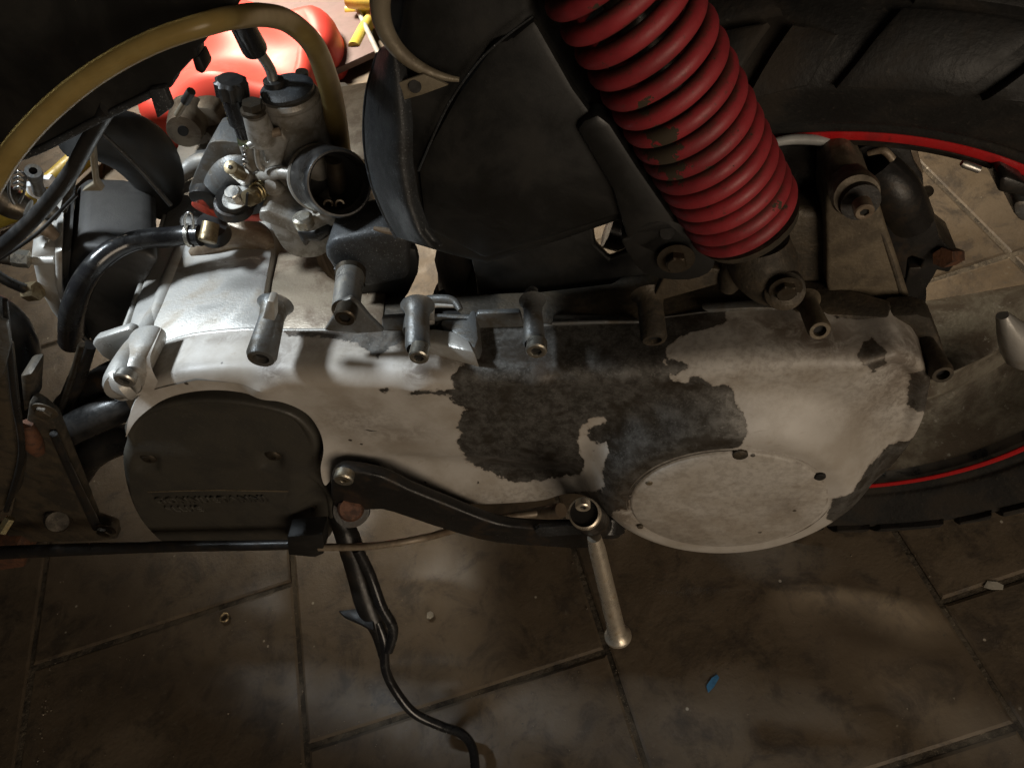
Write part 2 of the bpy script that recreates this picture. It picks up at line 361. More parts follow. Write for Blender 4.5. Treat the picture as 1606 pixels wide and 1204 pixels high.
def ringloft(name, out, yb, yf, r, face, seg2, m, parent, n=420, rings=46, lip=None):
    """case half: closed outline (local x,z), wall from yb to yf, rounded by r, front face y = yf+face(x,z) meeting on the segment seg2"""
    P = resample(out, n)
    T = np.roll(P, -1, 0)-np.roll(P, 1, 0); T /= np.linalg.norm(T, axis=1)[:, None]
    N = np.stack([-T[:, 1], T[:, 0]], -1)
    area = .5*np.sum(P[:, 0]*np.roll(P[:, 1], -1)-np.roll(P[:, 0], -1)*P[:, 1])
    if area < 0: N = -N
    C = np.zeros_like(P); bd_ = np.full(n, 1e9)
    for a, b in zip(seg2[:-1], seg2[1:]):
        a, b = np.array(a), np.array(b); ab = b-a; t = np.clip(((P-a)@ab)/(ab@ab), 0, 1); q = a+t[:, None]*ab; dd = np.linalg.norm(P-q, axis=1)
        C = np.where((dd < bd_)[:, None], q, C); bd_ = np.minimum(bd_, dd)
    ker = np.hanning(35); ker /= ker.sum(); C = np.stack([np.convolve(np.r_[C[-17:, i], C[:, i], C[:17, i]], ker, 'valid') for i in range(2)], -1)
    C2 = C.copy(); bd_ = np.full(n, 1e9)
    for a, b in zip(seg2[:-1], seg2[1:]):
        a, b = np.array(a), np.array(b); ab = b-a; t = np.clip(((C2-a)@ab)/(ab@ab), 0, 1); q = a+t[:, None]*ab; dd = np.linalg.norm(C2-q, axis=1)
        C = np.where((dd < bd_)[:, None], q, C); bd_ = np.minimum(bd_, dd)
    if callable(r): r = np.array([r(*p) for p in P])
    r = np.broadcast_to(r, (n,)).astype(float); r2 = r[:, None]
    rows = [(P, np.full(n, yb))]
    for k in range(1, 5): rows.append((P+N*r2*.02*k, yb+(yf+r-yb)*k/4))
    base = P+N*r2*.08
    D = C-base; dl = np.linalg.norm(D, axis=1)[:, None]; Dn = D/dl
    for k in range(1, 7):
        th = k/6*math.pi/2; Q = base+(N*(1-k/6*.6)+Dn*k/6*.6)*r2*(1-math.cos(th)); rows.append((Q, yf+r*(1-math.sin(th))+face(Q)*(k/6)**2))
    last = rows[-1][0]
    for k in range(1, rings+1):
        f = k/rings; Q = last*(1-f)+C*f; rows.append((Q, yf+face(Q)))
    vs = []; fs = []
    for Q, y in rows: vs += [(q[0], yy, q[1]) for q, yy in zip(Q, y)]
    R = len(rows)
    for i in range(R-1):
        for k in range(n):
            k2 = (k+1) % n; fs.append((i*n+k, i*n+k2, (i+1)*n+k2, (i+1)*n+k))
    return mk(name, vs, fs, m, parent, 60)
def setattrf(o, name, vals):
    a = o.data.attributes.new(name, 'FLOAT', 'POINT'); a.data.foreach_set('value', np.asarray(vals, np.float32))
def verts(o):
    a = np.zeros(len(o.data.vertices)*3); o.data.vertices.foreach_get('co', a); return a.reshape(-1, 3)
def gauss(P, cs):
    g = np.zeros(len(P))
    for x, y, sx, sy, k in cs: g += k*np.exp(-((P[:, 0]-x)/sx)**2-((P[:, 1]-y)/sy)**2)
    return g
def sst(a, b, x): t = np.clip((x-a)/(b-a), 0, 1); return t*t*(3-2*t)
# ================================================================= SETTING: tiled floor
floor = mk('floor', [(-4, -2, -.0016), (4, -2, -.0016), (4, 6, -.0016), (-4, 6, -.0016)], [(0, 1, 2, 3)], 'mortar', None, 0)
tag(floor, 'brown ceramic tiled garage floor with dark sunken mortar joints', 'floor', kind='structure')
TW, TL = .300, .340
def tile_mesh(k):
    r = random.Random(k); g = .0027; hw, hl = TW/2-g, TL/2-g
    vs = []
    ring = []
    for cx_, cy_ in ((-1, -1), (0, -1), (1, -1), (1, 0), (1, 1), (0, 1), (-1, 1), (-1, 0)):
        ring.append((cx_*hw+r.uniform(-.0006, .0006), cy_*hl+r.uniform(-.0006, .0006)))
    vs = [(x, y, -.010) for x, y in ring]+[(x, y, -.0010) for x, y in ring]+[(x*.984, y*.985, 0) for x, y in ring]+[(0, 0, 0)]
    fs = []
    for a in range(8):
        b = (a+1) % 8; fs += [(a, b, 8+b, 8+a), (8+a, 8+b, 16+b, 16+a), (16+a, 16+b, 24)]
    me = bpy.data.meshes.new('floor_tile'); me.from_pydata(vs, [], fs); me.materials.append(MATS['brown_tile']); me.shade_smooth(); me.set_sharp_from_angle(angle=.3); return me
TM = [tile_mesh(k) for k in range(4)]
for i in range(-8, 9):
    off = {-1: .208, -2: .378, 0: .39, 1: .157, 2: .157}.get(i, .2 if i % 2 else .36)
    for j in range(-3, 12):
        o = bpy.data.objects.new('floor_tile', TM[(i*7+j*3) % 4]); COL.objects.link(o); o.parent = floor
        o.location = (-.292+TW*(i+1)+TW/2, off % TL+TL*j-TL/2, random.uniform(-.0006, .0004))
        o.rotation_euler = (random.uniform(-.003, .003), random.uniform(-.003, .003), random.choice((0, math.pi))+random.uniform(-.004, .004))
BM = Matrix(((u_[0], w_[0], v_[0], ORG[0]), (u_[1], w_[1], v_[1], ORG[1]), (u_[2], w_[2], v_[2], ORG[2]), (0, 0, 0, 1)))
BI = BM.inverted()
def zfloor(p): return (BM@Vector(p)).z
# ================================================================= THE SCOOTER
scooter = empty('scooter'); scooter.matrix_world = BM
tag(scooter, 'partly stripped scooter with peeling silver belt drive case, open carburettor, red spring and black tyre', 'scooter')

# ---- belt drive case -------------------------------------------------------
top = [(236, 552), (262, 541), (300, 530), (345, 524), (390, 521), (430, 522), (520, 522), (600, 522), (700, 519), (830, 516), (920, 513), (1000, 508), (1060, 501), (1130, 493), (1250, 489), (1340, 492), (1395, 497)]
rest = [(1432, 520), (1452, 560), (1464, 600), (1462, 645), (1446, 690), (1405, 742), (1350, 782), (1296, 818), (1262, 834), (1205, 853), (1140, 861), (1060, 857), (1003, 838), (972, 815), (957, 796),
        (935, 786), (890, 783), (845, 793), (740, 797), (690, 789), (628, 770), (598, 745), (572, 733), (540, 733), (520, 748), (508, 752), (499, 735), (501, 714), (487, 690), (455, 667), (400, 650), (350, 643), (300, 643), (255, 650), (215, 668), (196, 690), (192, 668), (200, 640), (212, 606), (222, 575)]
def yy(x, y): return .026*float(sst(1400, 1432, x))*float(sst(640, 505, y))+ .001-.0135*float(sst(545, 470, x))*float(sst(610, 640, y))
out = [(L(x, y, .034-.006*float(sst(1330, 1400, x))).x, L(x, y, .034-.006*float(sst(1330, 1400, x))).z) for x, y in cat([(*p,) for p in top], 5)] + [(L(x, y, yy(x, y)).x, L(x, y, yy(x, y)).z) for x, y in cat(rest, 5)]
Cd = L(1139, 787, -.018); Cv = L(355, 765, 0)
def face(Q):
    d = np.hypot(Q[:, 0]-Cd.x, Q[:, 1]-Cd.z); y = -.019*sst(.104, .069, d)
    dv = np.hypot(Q[:, 0]-Cv.x, Q[:, 1]-Cv.z); y += -.0115*sst(.128, .085, dv)
    P = proj(np.stack([Q[:, 0], y, Q[:, 1]], -1))
    y += .008*np.exp(-((P[:, 1]-742-(P[:, 0]-700)*.06)/20)**2)*sst(560, 640, P[:, 0])*sst(960, 880, P[:, 0])
    y += .0012*np.sin(Q[:, 0]*31+1)*np.cos(Q[:, 1]*37)
    y += -.005*np.exp(-((P[:, 0]-415)/26)**2-((P[:, 1]-605)/26)**2) - .004*np.exp(-((P[:, 0]-660)/20)**2-((P[:, 1]-592)/26)**2) - .004*np.exp(-((P[:, 0]-845)/20)**2-((P[:, 1]-585)/24)**2)
    y += .010*sst(1330, 1460, P[:, 0])*sst(520, 600, P[:, 1])
    return y
ymed = (L(380, 690, 0), L(1150, 700, -.01))
med = [(L(x, y, yq).x, L(x, y, yq).z) for x, y, yq in ((226, 632, -.010), (300, 618, -.010), (400, 626, -.010), (500, 656, -.004), (580, 676, 0), (1150, 690, 0))]
def rr_(x, z):
    q = proj([x, -.008, z]); k = float(sst(550, 500, q[0])*sst(612, 640, q[1])); k2 = float(sst(560, 470, q[0])*sst(612, 590, q[1])); return (.0105+.0045*k2)*(1-k)+.0026*k
case = ringloft('belt_drive_case', out, .036, 0, rr_, face, med, 'case_paint', scooter, n=560, rings=54)
V = verts(case); PP = proj(V)
patches = [
 [(757, 500), (757, 537), (745, 545), (740, 565), (722, 573), (710, 590), (713, 605), (712, 618), (703, 626), (735, 642), (722, 652), (717, 670), (724, 680), (715, 692), (722, 706), (732, 722), (760, 736), (785, 748), (805, 755), (840, 756), (872, 748), (884, 742), (905, 745), (914, 735), (915, 722), (908, 705), (905, 690), (911, 672), (928, 655), (948, 652), (952, 662), (930, 668), (922, 676), (924, 688), (940, 694), (955, 690), (954, 715), (944, 735), (946, 760), (944, 785), (962, 800), (985, 800), (990, 778), (1010, 752), (1050, 731), (1110, 718), (1168, 712), (1148, 704), (1162, 697), (1172, 680), (1170, 660), (1162, 640), (1153, 628), (1150, 608), (1134, 603), (1125, 608), (1110, 600), (1097, 590), (1085, 590), (1078, 600), (1058, 602), (1048, 590), (1042, 565), (1045, 545), (1062, 530), (1090, 518), (1118, 514), (1140, 505), (1135, 480), (900, 470)],
 [(1047, 566), (1052, 558), (1064, 568), (1080, 567), (1078, 576), (1062, 586), (1054, 592), (1050, 584)],
 [(1352, 538), (1366, 530), (1378, 540), (1388, 552), (1390, 570), (1380, 576), (1370, 584), (1360, 574), (1345, 558)],
 [(440, 515), (455, 527), (520, 530), (552, 535), (575, 548), (592, 562), (596, 556), (606, 548), (640, 528), (700, 524), (757, 530), (757, 500), (440, 500)],
 [(1458, 655), (1435, 690), (1395, 698), (1368, 724), (1340, 770), (1305, 783), (1297, 812), (1330, 835), (1500, 760)],
 [(1426, 585), (1448, 580), (1490, 600), (1490, 650), (1440, 645), (1422, 640)],
 [(640, 618), (655, 614), (712, 612), (720, 618), (650, 619)], [(596, 611), (604, 608), (618, 613), (600, 615)],
 [(860, 786), (890, 774), (940, 768), (960, 776), (960, 815), (860, 805)],
 [(1298, 488), (1330, 486), (1340, 497), (1310, 500)]]
sd = np.full(len(V), -1e3)
for p in patches: sd = np.maximum(sd, sdist(PP, p))
setattrf(case, 'bare', np.clip(sd, -60, 60))
setattrf(case, 'grime', gauss(PP, [(425, 575, 26, 30, .9), (655, 580, 24, 26, .9), (720, 560, 40, 20, .8), (845, 575, 20, 22, .7), (480, 545, 70, 12, .5), (330, 530, 90, 6, .6), (1240, 520, 80, 25, .6), (1300, 540, 60, 30, .7), (1420, 560, 40, 60, .8), (560, 640, 40, 20, .25), (620, 680, 70, 20, .45), (1200, 780, 30, 12, .4), (230, 600, 20, 40, .3), (670, 785, 90, 10, .6), (1050, 740, 60, 20, .3), (980, 800, 20, 30, .9), (1360, 640, 50, 40, .35), (500, 520, 120, 8, .7), (1170, 505, 100, 12, .6), (820, 560, 60, 10, .3)])*.9)
setattrf(case, 'dust', gauss(PP, [(640, 530, 120, 22, 1), (250, 560, 50, 30, .4), (1200, 560, 200, 60, .5), (900, 780, 200, 20, .6), (560, 660, 60, 20, .5), (1400, 620, 60, 80, .6)]))
# parting flange behind the case: thin lighter gasket ridge
ft = cat(top, 5)
tubev('gasket_ridge', [L(x, y-2, .037) for x, y in ft], .0022, 'cast_alloy', case, 8)
# clutch cap
cp = lathe('clutch_cap', (Cd.x, -.0185, Cd.z), (0, -1, 0), [(0, .0650), (.0008, .0642), (.0002, .0634), (-.0002, .0624), (.0012, .0614), (.0020, .0600), (.0026, .040), (.0028, .0001)], 'case_paint', case, 96, caps=False, smooth=60)
VP = verts(cp)
setattrf(cp, 'bare', np.full(len(VP), -60.)); setattrf(cp, 'grime', gauss(proj(VP), [(1180, 785, 25, 12, .8), (1080, 830, 60, 20, .3), (1250, 800, 30, 30, .4)])+np.where(np.abs(np.hypot(VP[:, 0]-Cd.x, VP[:, 2]-Cd.z)-.0632) < .0018, .55, 0)); setattrf(cp, 'dust', np.full(len(VP), .35))
for (x, y, r) in ((1161, 714, 12), (1286, 748, 9), (1018, 757, 6), (1004, 826, 5)):
    p = L(x, y, -.0205); rr = rad(r, p)
    lathe('cap_notch', (p.x, -.018, p.z), (0, -1, 0), [(0, rr), (.0026, rr), (.0032, rr*.8), (.0032, .0001)], 'hole_shade' if x == 1286 else ('dirty_alloy_dark' if x == 1161 else 'brown_grime'), case, 18, caps=False)

# ---- dark variator cover ---------------------------------------------------
cov = [(196, 690), (192, 672), (205, 655), (232, 642), (300, 628), (380, 632), (455, 650), (495, 680), (508, 706), (502, 730), (498, 745), (512, 765), (524, 790), (524, 830), (505, 852), (440, 858), (300, 858), (262, 846), (236, 826), (212, 796), (196, 756), (190, 715)]
cpx = [(x, y) for x, y in cat(cov, 6, True)]
co_ = [(L(x, y, .006).x, L(x, y, .006).z) for x, y in cpx]
Cc = L(345, 765, .004)
def cface(Q):
    P = proj(np.stack([Q[:, 0], Q[:, 0]*0+.004, Q[:, 1]], -1))
    y = .009*sst(715, 655, P[:, 1]) - .003*sst(690, 770, P[:, 1]) + .010*sst(455, 505, P[:, 0])*sst(700, 740, P[:, 1])
    for cx_, cy_ in ((234, 722), (427, 718)): y += .0035*np.exp(-(((P[:, 0]-cx_)/17)**4+((P[:, 1]-cy_)/10)**4))
    return y
cover = ringloft('variator_cover', co_, .045, .002, .008, cface, [(L(270, 740, 0).x, L(270, 740, 0).z), (L(430, 740, 0).x, L(430, 740, 0).z)], 'cover_plastic', scooter, n=260, rings=60)
for (x, y, m_) in ((231, 722, 'steel'), (427, 718, 'dark_steel')):
    p = L(x, y, .001); r_ = rad(13, p)
    o = lathe('cover_screw', (p.x, .0048, p.z), (0, -1, 0), [(0, r_), (.002, r_), (.0034, r_*.7), (.0036, r_*.45), (.0036, r_*.42, 'h'), (.0016, r_*.36, 'h'), (.0016, .0001)], 'dark_steel', cover, 24, caps=False)
socket('cover_screw', (481, 797, .006), 15, 'dark_steel', cover)
# raised maker's plate with cast letters
pl = [(232, 771), (345, 769), (452, 770), (440, 800), (345, 802), (268, 801)]
prism('name_plate', [L(x, y, -.0012) for x, y in pl], (0, .004, 0), .0006, 'cover_plastic', cover)
tubev('plate_rim', [L(x, y, -.0010) for x, y in [(232, 771), (290, 769), (345, 768), (400, 769), (452, 770)]], .0007, 'brown_grime', cover, 8)
for txt, (x, y), sz in (('GONNUETANNI', (249, 787), .0078), ('ALLUE', (262, 800), .0072)):
    fc = bpy.data.curves.new('cast_lettering', 'FONT'); fc.body = txt; fc.size = sz; fc.extrude = .0017; fc.bevel_depth = .0003; fc.space_character = 1.15
    fo = bpy.data.objects.new('cast_lettering', fc); COL.objects.link(fo); fo.parent = cover; fc.materials.append(MATS['cover_plastic'])
    fo.location = L(x, y, -.0014);  fo.rotation_euler = (math.pi/2, 0, 0); fo.scale = (1.5, 1.5, 1)
    me_ = bpy.data.meshes.new_from_object(fo); mo_ = bpy.data.objects.new('cast_lettering', me_); COL.objects.link(mo_); mo_.parent = cover; mo_.location = fo.location; mo_.rotation_euler = fo.rotation_euler; mo_.scale = fo.scale; bpy.data.objects.remove(fo)
# lower sump edge under the cover
slab('lower_case_lobe', [(243, 822), (300, 840), (420, 845), (500, 838), (498, 854), (440, 857), (300, 859), (265, 850), (245, 838)], .012, .05, .003, 'cover_plastic', cover, sm=3)

# ---- crankcase -------------------------------------------------------------
crank = empty('crankcase', scooter)
ctop = [(232, 556), (300, 528), (345, 522), (413, 520), (412, 478), (418, 440), (426, 396), (430, 330), (470, 290), (560, 250), (570, 150), (540, 125), (440, 150), (330, 172), (296, 178), (272, 240), (262, 320), (248, 372), (226, 430), (205, 490), (196, 520), (180, 556)]
plate('crankcase_half', ctop, .014, -.10, .004, 'cast_alloy', crank)
plate('crankcase_half', [(418, 521), (600, 520), (606, 455), (585, 452), (545, 450), (515, 430), (500, 410), (490, 350), (434, 392), (424, 440), (418, 480)], .010, -.10, .004, 'cast_alloy_brown', crank)
# long rounded rib along the front edge
tubez('front_rib', [(218, 572, .008, 17), (232, 540, .008, 16), (246, 500, .009, 15), (262, 455, .010, 14), (280, 410, .010, 13), (298, 365, .010, 11)], 'cast_alloy', crank, seg=20)
tubez('front_rib', [(180, 556, .008, 5), (206, 490, .010, 5), (228, 430, .010, 5), (250, 372, .010, 5), (264, 320, .010, 5)], 'cast_alloy', crank, seg=12)
tubez('shaded_hump', [(300, 398, .014, 6), (330, 380, .018, 20), (370, 365, .02, 26), (405, 372, .018, 22), (424, 388, .014, 8)], 'cast_alloy_brown', crank, seg=18)  # brown colour also carries the shadow below the manifold
tubez('casting_rib', [(270, 290, .018, 8), (300, 262, .024, 14), (330, 252, .028, 14), (400, 250, .028, 10)], 'cast_alloy', crank)
slab('front_flange', [(166, 600), (178, 580), (205, 574), (226, 582), (230, 598), (212, 622), (190, 630), (170, 618)], .000, .034, .004, 'cast_alloy', crank, sm=3)
zb = L(194, 598, -.004).z
tubez('screw_boss', [(192, 603, zb, 27), (193, 600, zb, 29), (203, 576, zb, 27), (214, 552, zb*.8+.002, 22), (228, 528, .012, 17), (246, 490, .009, 14)], 'cast_alloy', crank, seg=22)
socket('case_screw', (194, 598, -.013), 17, 'steel', crank, hole=.55)
slab('engine_mount_ear', [(143, 540), (150, 532), (200, 516), (214, 522), (205, 555), (188, 575), (160, 560)], .035, .042, .002, 'cast_alloy', crank)
YO = .11
lpx('lifting_lug', (288, 208, .13), (300, 178, .16), [(0, 0.01), (0, 14), (.02, 26), (.5, 30), (1, 32)], 'cast_alloy_brown', crank)
slab('lifting_lug_web', [(276, 190), (300, 170), (335, 174), (348, 205), (320, 228), (285, 224)], .15, .17, .006, 'cast_alloy_brown', crank, sm=3)
lpx('lug_hole', (287, 206, .128), (290, 198, .14), [(0, 8), (1, 8)], 'hole_shade', crank)
YO = 0.0
plate('rear_shelf', [(300, 185), (440, 150), (620, 118), (640, 180), (560, 260), (430, 230), (330, 215)], .035, -.02, .004, 'cast_alloy_brown', crank)
# inner wall strip behind the parting line, running to the rear
plate('swing_unit_casting', [(560, 520), (560, 466), (700, 461), (850, 455), (960, 442), (1010, 405), (1080, 420), (1170, 430), (1290, 440), (1400, 470), (1395, 498), (1250, 490), (1130, 492), (1000, 508), (830, 516), (700, 519)], .008, -.10, .003, 'dirty_alloy_dark', crank)
# low wall with a step along the parting line
slab('parting_wall', [(598, 500), (640, 497), (745, 500), (748, 492), (815, 490), (822, 514), (760, 521), (640, 524), (600, 524)], .036, .040, .0012, 'cast_alloy_grey', crank)
slab('parting_wall', [(866, 504), (1000, 505), (1030, 500), (1033, 512), (900, 517), (868, 516)], .036, .042, .0012, 'cast_alloy_grey', crank)
slab('parting_wall', [(1100, 486), (1180, 482), (1280, 483), (1280, 492), (1130, 496)], .036, .042, .0012, 'cast_alloy_grey', crank)

# ---- bosses and case screws along the joint --------------------------------
def boss(A, B, r0, r1, m_, hole=None, name='screw_boss'):
    pr = [(0, r0*.86), (.06, r0), (.75, r1), (.92, r1*1.15), (1, r1*1.5)]
    if hole: pr = [(.5, hole*.98), (0, hole), (0, r0*.86), (.07, r0), (.75, r1), (.92, r1*1.15), (1, r1*1.5)]
    o = lpx(name, A, B, pr, m_, case, 26, caps=False)
    if hole:
        a, b = L(*A), L(*B); lathe('bore_shade', a+(b-a)*.10, b-a, [(0, rad(hole, a)), (.001, rad(hole, a))], 'hole_shade', case, 18)  # near-black disc just inside the mouth paints the hole's shade
    return o
boss((409, 563, -.004), (432, 478, .036), 24, 20, 'cast_alloy_grey', 13)
slab('boss_flat', [(411, 500), (419, 472), (430, 474), (431, 504)], .012, .02, .001, 'cast_alloy', case)
boss((655, 548, .004), (655, 480, .036), 20, 19, 'cast_alloy_grey')
socket('case_screw', (656, 562, -.006), 16, 'zinc_steel', case, hole=.55, ln=1.5)
boss((838, 540, .006), (835, 472, .040), 18, 15, 'cast_alloy_grey')
socket('case_screw', (841, 552, -.002), 17, 'zinc_steel', case, hole=.55, ln=1.2)
boss((1026, 534, .008), (1018, 462, .036), 21, 20, 'dirty_alloy_dark', 12)
boss((1286, 519, .006), (1264, 472, .036), 18, 16, 'brown_grime', 10)
boss((1479, 588, .002), (1440, 520, .04), 18, 15, 'dirty_alloy_dark', 10)
slab('rear_flange', [(1395, 496), (1440, 494), (1462, 500), (1478, 540), (1492, 590), (1470, 600), (1440, 560), (1425, 520)], .030, .046, .003, 'dirty_alloy_dark', case)
# cable bracket: triangular foot, sleeve and screw
br = slab('cable_bracket', [(508, 519), (520, 500), (536, 474), (549, 468), (561, 476), (580, 500), (602, 521), (560, 524)], .018, .022, .0012, 'cast_alloy_grey', case)
lpx('bracket_sleeve', (542, 486, .020), (549, 432, .05), [(0, 22), (1, 23)], 'steel', case)
lpx('bracket_sleeve', (549, 436, .05), (550, 424, .056), [(0, 24), (1, 24)], 'dark_steel', case)
socket('bracket_screw', (540, 500, .006), 18, 'dark_steel', case, hole=.55, ln=1.3)
# open cast hook with its ledge
tubez('cast_hook', [(648, 520, .024, 17), (650, 500, .025, 16), (655, 482, .025, 13), (670, 471, .025, 8), (700, 469, .025, 7), (714, 474, .024, 6), (722, 486, .022, 5)], 'cast_alloy_grey', case, seg=12)
tubez('cast_hook', [(676, 506, .022, 6), (676, 488, .023, 6), (682, 479, .023, 4), (712, 480, .022, 3)], 'cast_alloy', case, seg=10)
plate('pocket_shade', [(680, 482), (712, 482), (724, 492), (736, 500), (690, 504), (682, 510)], .019, -.003, .0005, 'hole_shade', case)  # dark plate paints the shade inside the hook
plate('cast_rib', [(690, 506), (694, 500), (732, 500), (738, 486), (746, 486), (750, 530), (745, 545), (728, 540), (712, 522)], .021, -.02, .0015, 'cast_alloy_grey', case)
plate('cast_ledge', [(660, 518), (680, 515), (712, 519), (735, 533), (744, 552), (724, 548), (664, 535)], .0225, -.02, .0015, 'cast_alloy', case)
tube('cast_hook', [(835, 478, .036, 14), (832, 464, .045, 12), (838, 452, .05, 7)], 0, 'cast_alloy_grey', case, seg=12)
# case side block, dull metal, between the rear bosses
tube('joint_ledge', [(866, 507, .034), (930, 505, .034), (1004, 504, .034)], 3.5, 'cast_alloy_grey', case, seg=8)

# ---- intake manifold and carburettor --------------------------------------
YO = .055
man = slab('intake_manifold', [(296, 300), (300, 285), (322, 235), (335, 222), (380, 225), (400, 240), (410, 300), (396, 330), (350, 332), (330, 316), (300, 312)], .072, .10, .006, 'cast_alloy_grey', scooter, sm=3)
slab('intake_gasket', [(300, 318), (318, 312), (340, 330), (400, 338), (470, 330), (470, 343), (400, 348), (340, 342), (306, 328)], .064, .10, .001, 'red_gasket', man, sm=3)
slab('manifold_flange', [(296, 302), (320, 300), (345, 316), (372, 330), (398, 326), (410, 310), (420, 330), (404, 336), (374, 340), (340, 334), (312, 320), (300, 316)], .064, .095, .002, 'black_paint_metal', man, sm=3)
tube('inlet_neck', [(338, 306, .082, 22), (352, 284, .078, 30), (376, 262, .078, 34), (410, 248, .085, 36), (450, 244, .09, 34)], 0, 'cast_alloy_grey', man, seg=20)
hexhead('manifold_bolt', (363, 300, .050), 14, 'steel', man, ax=(.1, -.25, 1), ln=1.2, washer=1.6)
lpx('bolt_collar', (367, 326, .058), (362, 308, .056), [(0, 30), (.5, 28), (.55, 24), (1, 22)], 'black_paint_metal', man)

carb = lpx('carburettor', (498, 285, .085), (452, 146, .085), [(0, 46), (.15, 44), (.3, 42), (.78, 41), (.8, 43), (.92, 43), (.93, 41), (.955, 41), (.96, 43), (1, 40)], 'carb_alloy', scooter, 40)
def cb(*a, **k): return lpx(*a[:4], carb, **k) if False else None
lpx('chamber_cap', (451.5, 143, .085), (448, 133, .085), [(0, 42), (.5, 42), (.95, 36), (1, 30)], 'black_plastic_dusty', carb, 40)
lpx('cable_socket', (436, 152, .085), (428, 124, .085), [(0, 19), (.25, 17), (.95, 16), (1, 13)], 'black_rubber', carb)
tube('cable_elbow', [(429, 130, .085), (424, 110, .085), (412, 90, .083), (400, 76, .08), (390, 62, .078)], 8.5, 'steel', carb, seg=16)
lpx('cable_ferrule', (401, 80, .08), (374, 28, .072), [(0, 13), (.03, 19), (.1, 20), (1, 18)], 'black_gloss', carb)
lpx('elbow_mouth', (402, 82.5, .0795), (400, 79, .08), [(0, 12), (1, 12)], 'hole_shade', carb)
# choke plunger with knurled cap
lpx('choke_knob', (366, 152, .07), (361, 124, .07), [(0, 18), (.12, 24, 'k'), (.85, 24, 'k'), (1, 19)], 'black_rubber', carb, seg=36)
lpx('choke_stem', (386, 210, .072), (366, 150, .07), [(0, 16), (.3, 17), (.35, 20), (1, 19)], 'black_gloss', carb)
lpx('choke_barrel', (388, 214, .072), (382, 190, .072), [(0, 13), (1, 14)], 'zinc_steel', carb)
lpx('choke_nut', (389, 224, .072), (386, 210, .072), [(0, 16, 'h'), (1, 16, 'h')], 'green_zinc', carb, seg=24, smooth=25)
lpx('side_cap', (399, 178, .055), (394, 160, .055), [(0, 17), (.1, 20), (.4, 20), (.45, 16, 'h'), (1, 16, 'h')], 'dark_steel', carb, seg=24)
lpx('side_post', (412, 218, .062), (399, 176, .056), [(0, 22), (1, 18)], 'carb_alloy', carb)
lpx('choke_cylinder', (402, 262, .074), (388, 222, .072), [(0, 14), (1, 14)], 'carb_alloy', carb)
tube('choke_spring', [(383+math.sin(k*1.9)*3, 226+k*2.1, .066+.002*math.cos(k*1.9)) for k in range(20)], 1.7, 'silver_spring', carb, n=3, seg=6)
# linkage plate and pins
slab('linkage_bracket', [(400, 216), (440, 206), (452, 222), (440, 262), (412, 268), (396, 240)], .062, .078, .002, 'carb_alloy', carb)
tube('linkage_pin', [(392, 228, .056), (404, 222, .056), (416, 218, .056)], 6.5, 'steel', carb, seg=12)
tube('linkage_pin', [(408, 216, .060), (424, 210, .060), (440, 206, .062)], 7, 'cast_alloy_brown', carb, seg=12)
tube('linkage_rod', [(402, 226, .058), (404, 250, .058), (408, 262, .058), (416, 266, .058)], 4.5, 'carb_alloy', carb, seg=10)
tube('wire_clip', [(410, 224, .056), (416, 250, .056), (420, 254, .056), (424, 250, .056)], 1.6, 'silver_spring', carb, seg=6)
# throttle stop screw with spring, mixture screw
lpx('mixture_screw', (361, 262, .05), (384, 278, .062), [(0, 8), (.02, 11), (.55, 12), (.6, 8), (1, 8)], 'brass', carb, seg=20)
lpx('screw_slot', (360, 261.4, .0495), (362.5, 263, .051), [(0, 3.4), (1, 3.4)], 'hole_shade', carb, seg=4)
lpx('mixture_boss', (380, 276, .060), (410, 292, .075), [(0, 12), (.3, 12), (.35, 17), (1, 20)], 'carb_alloy', carb)
lpx('idle_screw', (388, 312, .046), (412, 300, .060), [(0, 9), (.03, 13), (.6, 14), (.62, 9), (1, 9)], 'brass', carb, seg=24)
box('idle_screw_slot', L(387.5, 312.5, .0455), (.0012, .0022, .010), 0, 'hole_shade', carb, rot=(0, .5, 0))
hp = []
for k in range(61):
    t = k/60; th = t*2*math.pi*5.5; a, b = L(400, 303, .052), L(424, 291, .066); d = (b-a).normalized(); e = d.orthogonal().normalized(); f_ = d.cross(e); hp.append(a+(b-a)*t+(e*math.cos(th)+f_*math.sin(th))*.0056)
tubev('idle_spring', hp, .00075, 'yellow_zinc', carb, 6)
tube('idle_boss', [(420, 286, .066, 12), (436, 290, .07, 17), (452, 296, .075, 18)], 0, 'carb_alloy', carb, seg=16)
lpx('idle_boss_face', (424, 292, .055), (440, 300, .07), [(0, 9), (.1, 13), (1, 15)], 'carb_alloy', carb)
tube('cross_passage', [(398, 282, .07, 12), (430, 272, .06, 10), (458, 272, .055, 11), (486, 278, .055, 14)], 0, 'carb_alloy', carb, seg=14)
tube('body_web', [(470, 330, .075, 40), (490, 300, .08, 44), (500, 275, .085, 40)], 0, 'carb_alloy', carb, seg=20)
lpx('jet_dome', (474, 350, .062), (462, 324, .062), [(0, 34), (.4, 32), (.75, 26), (.93, 14), (1, 2)], 'carb_alloy', carb)
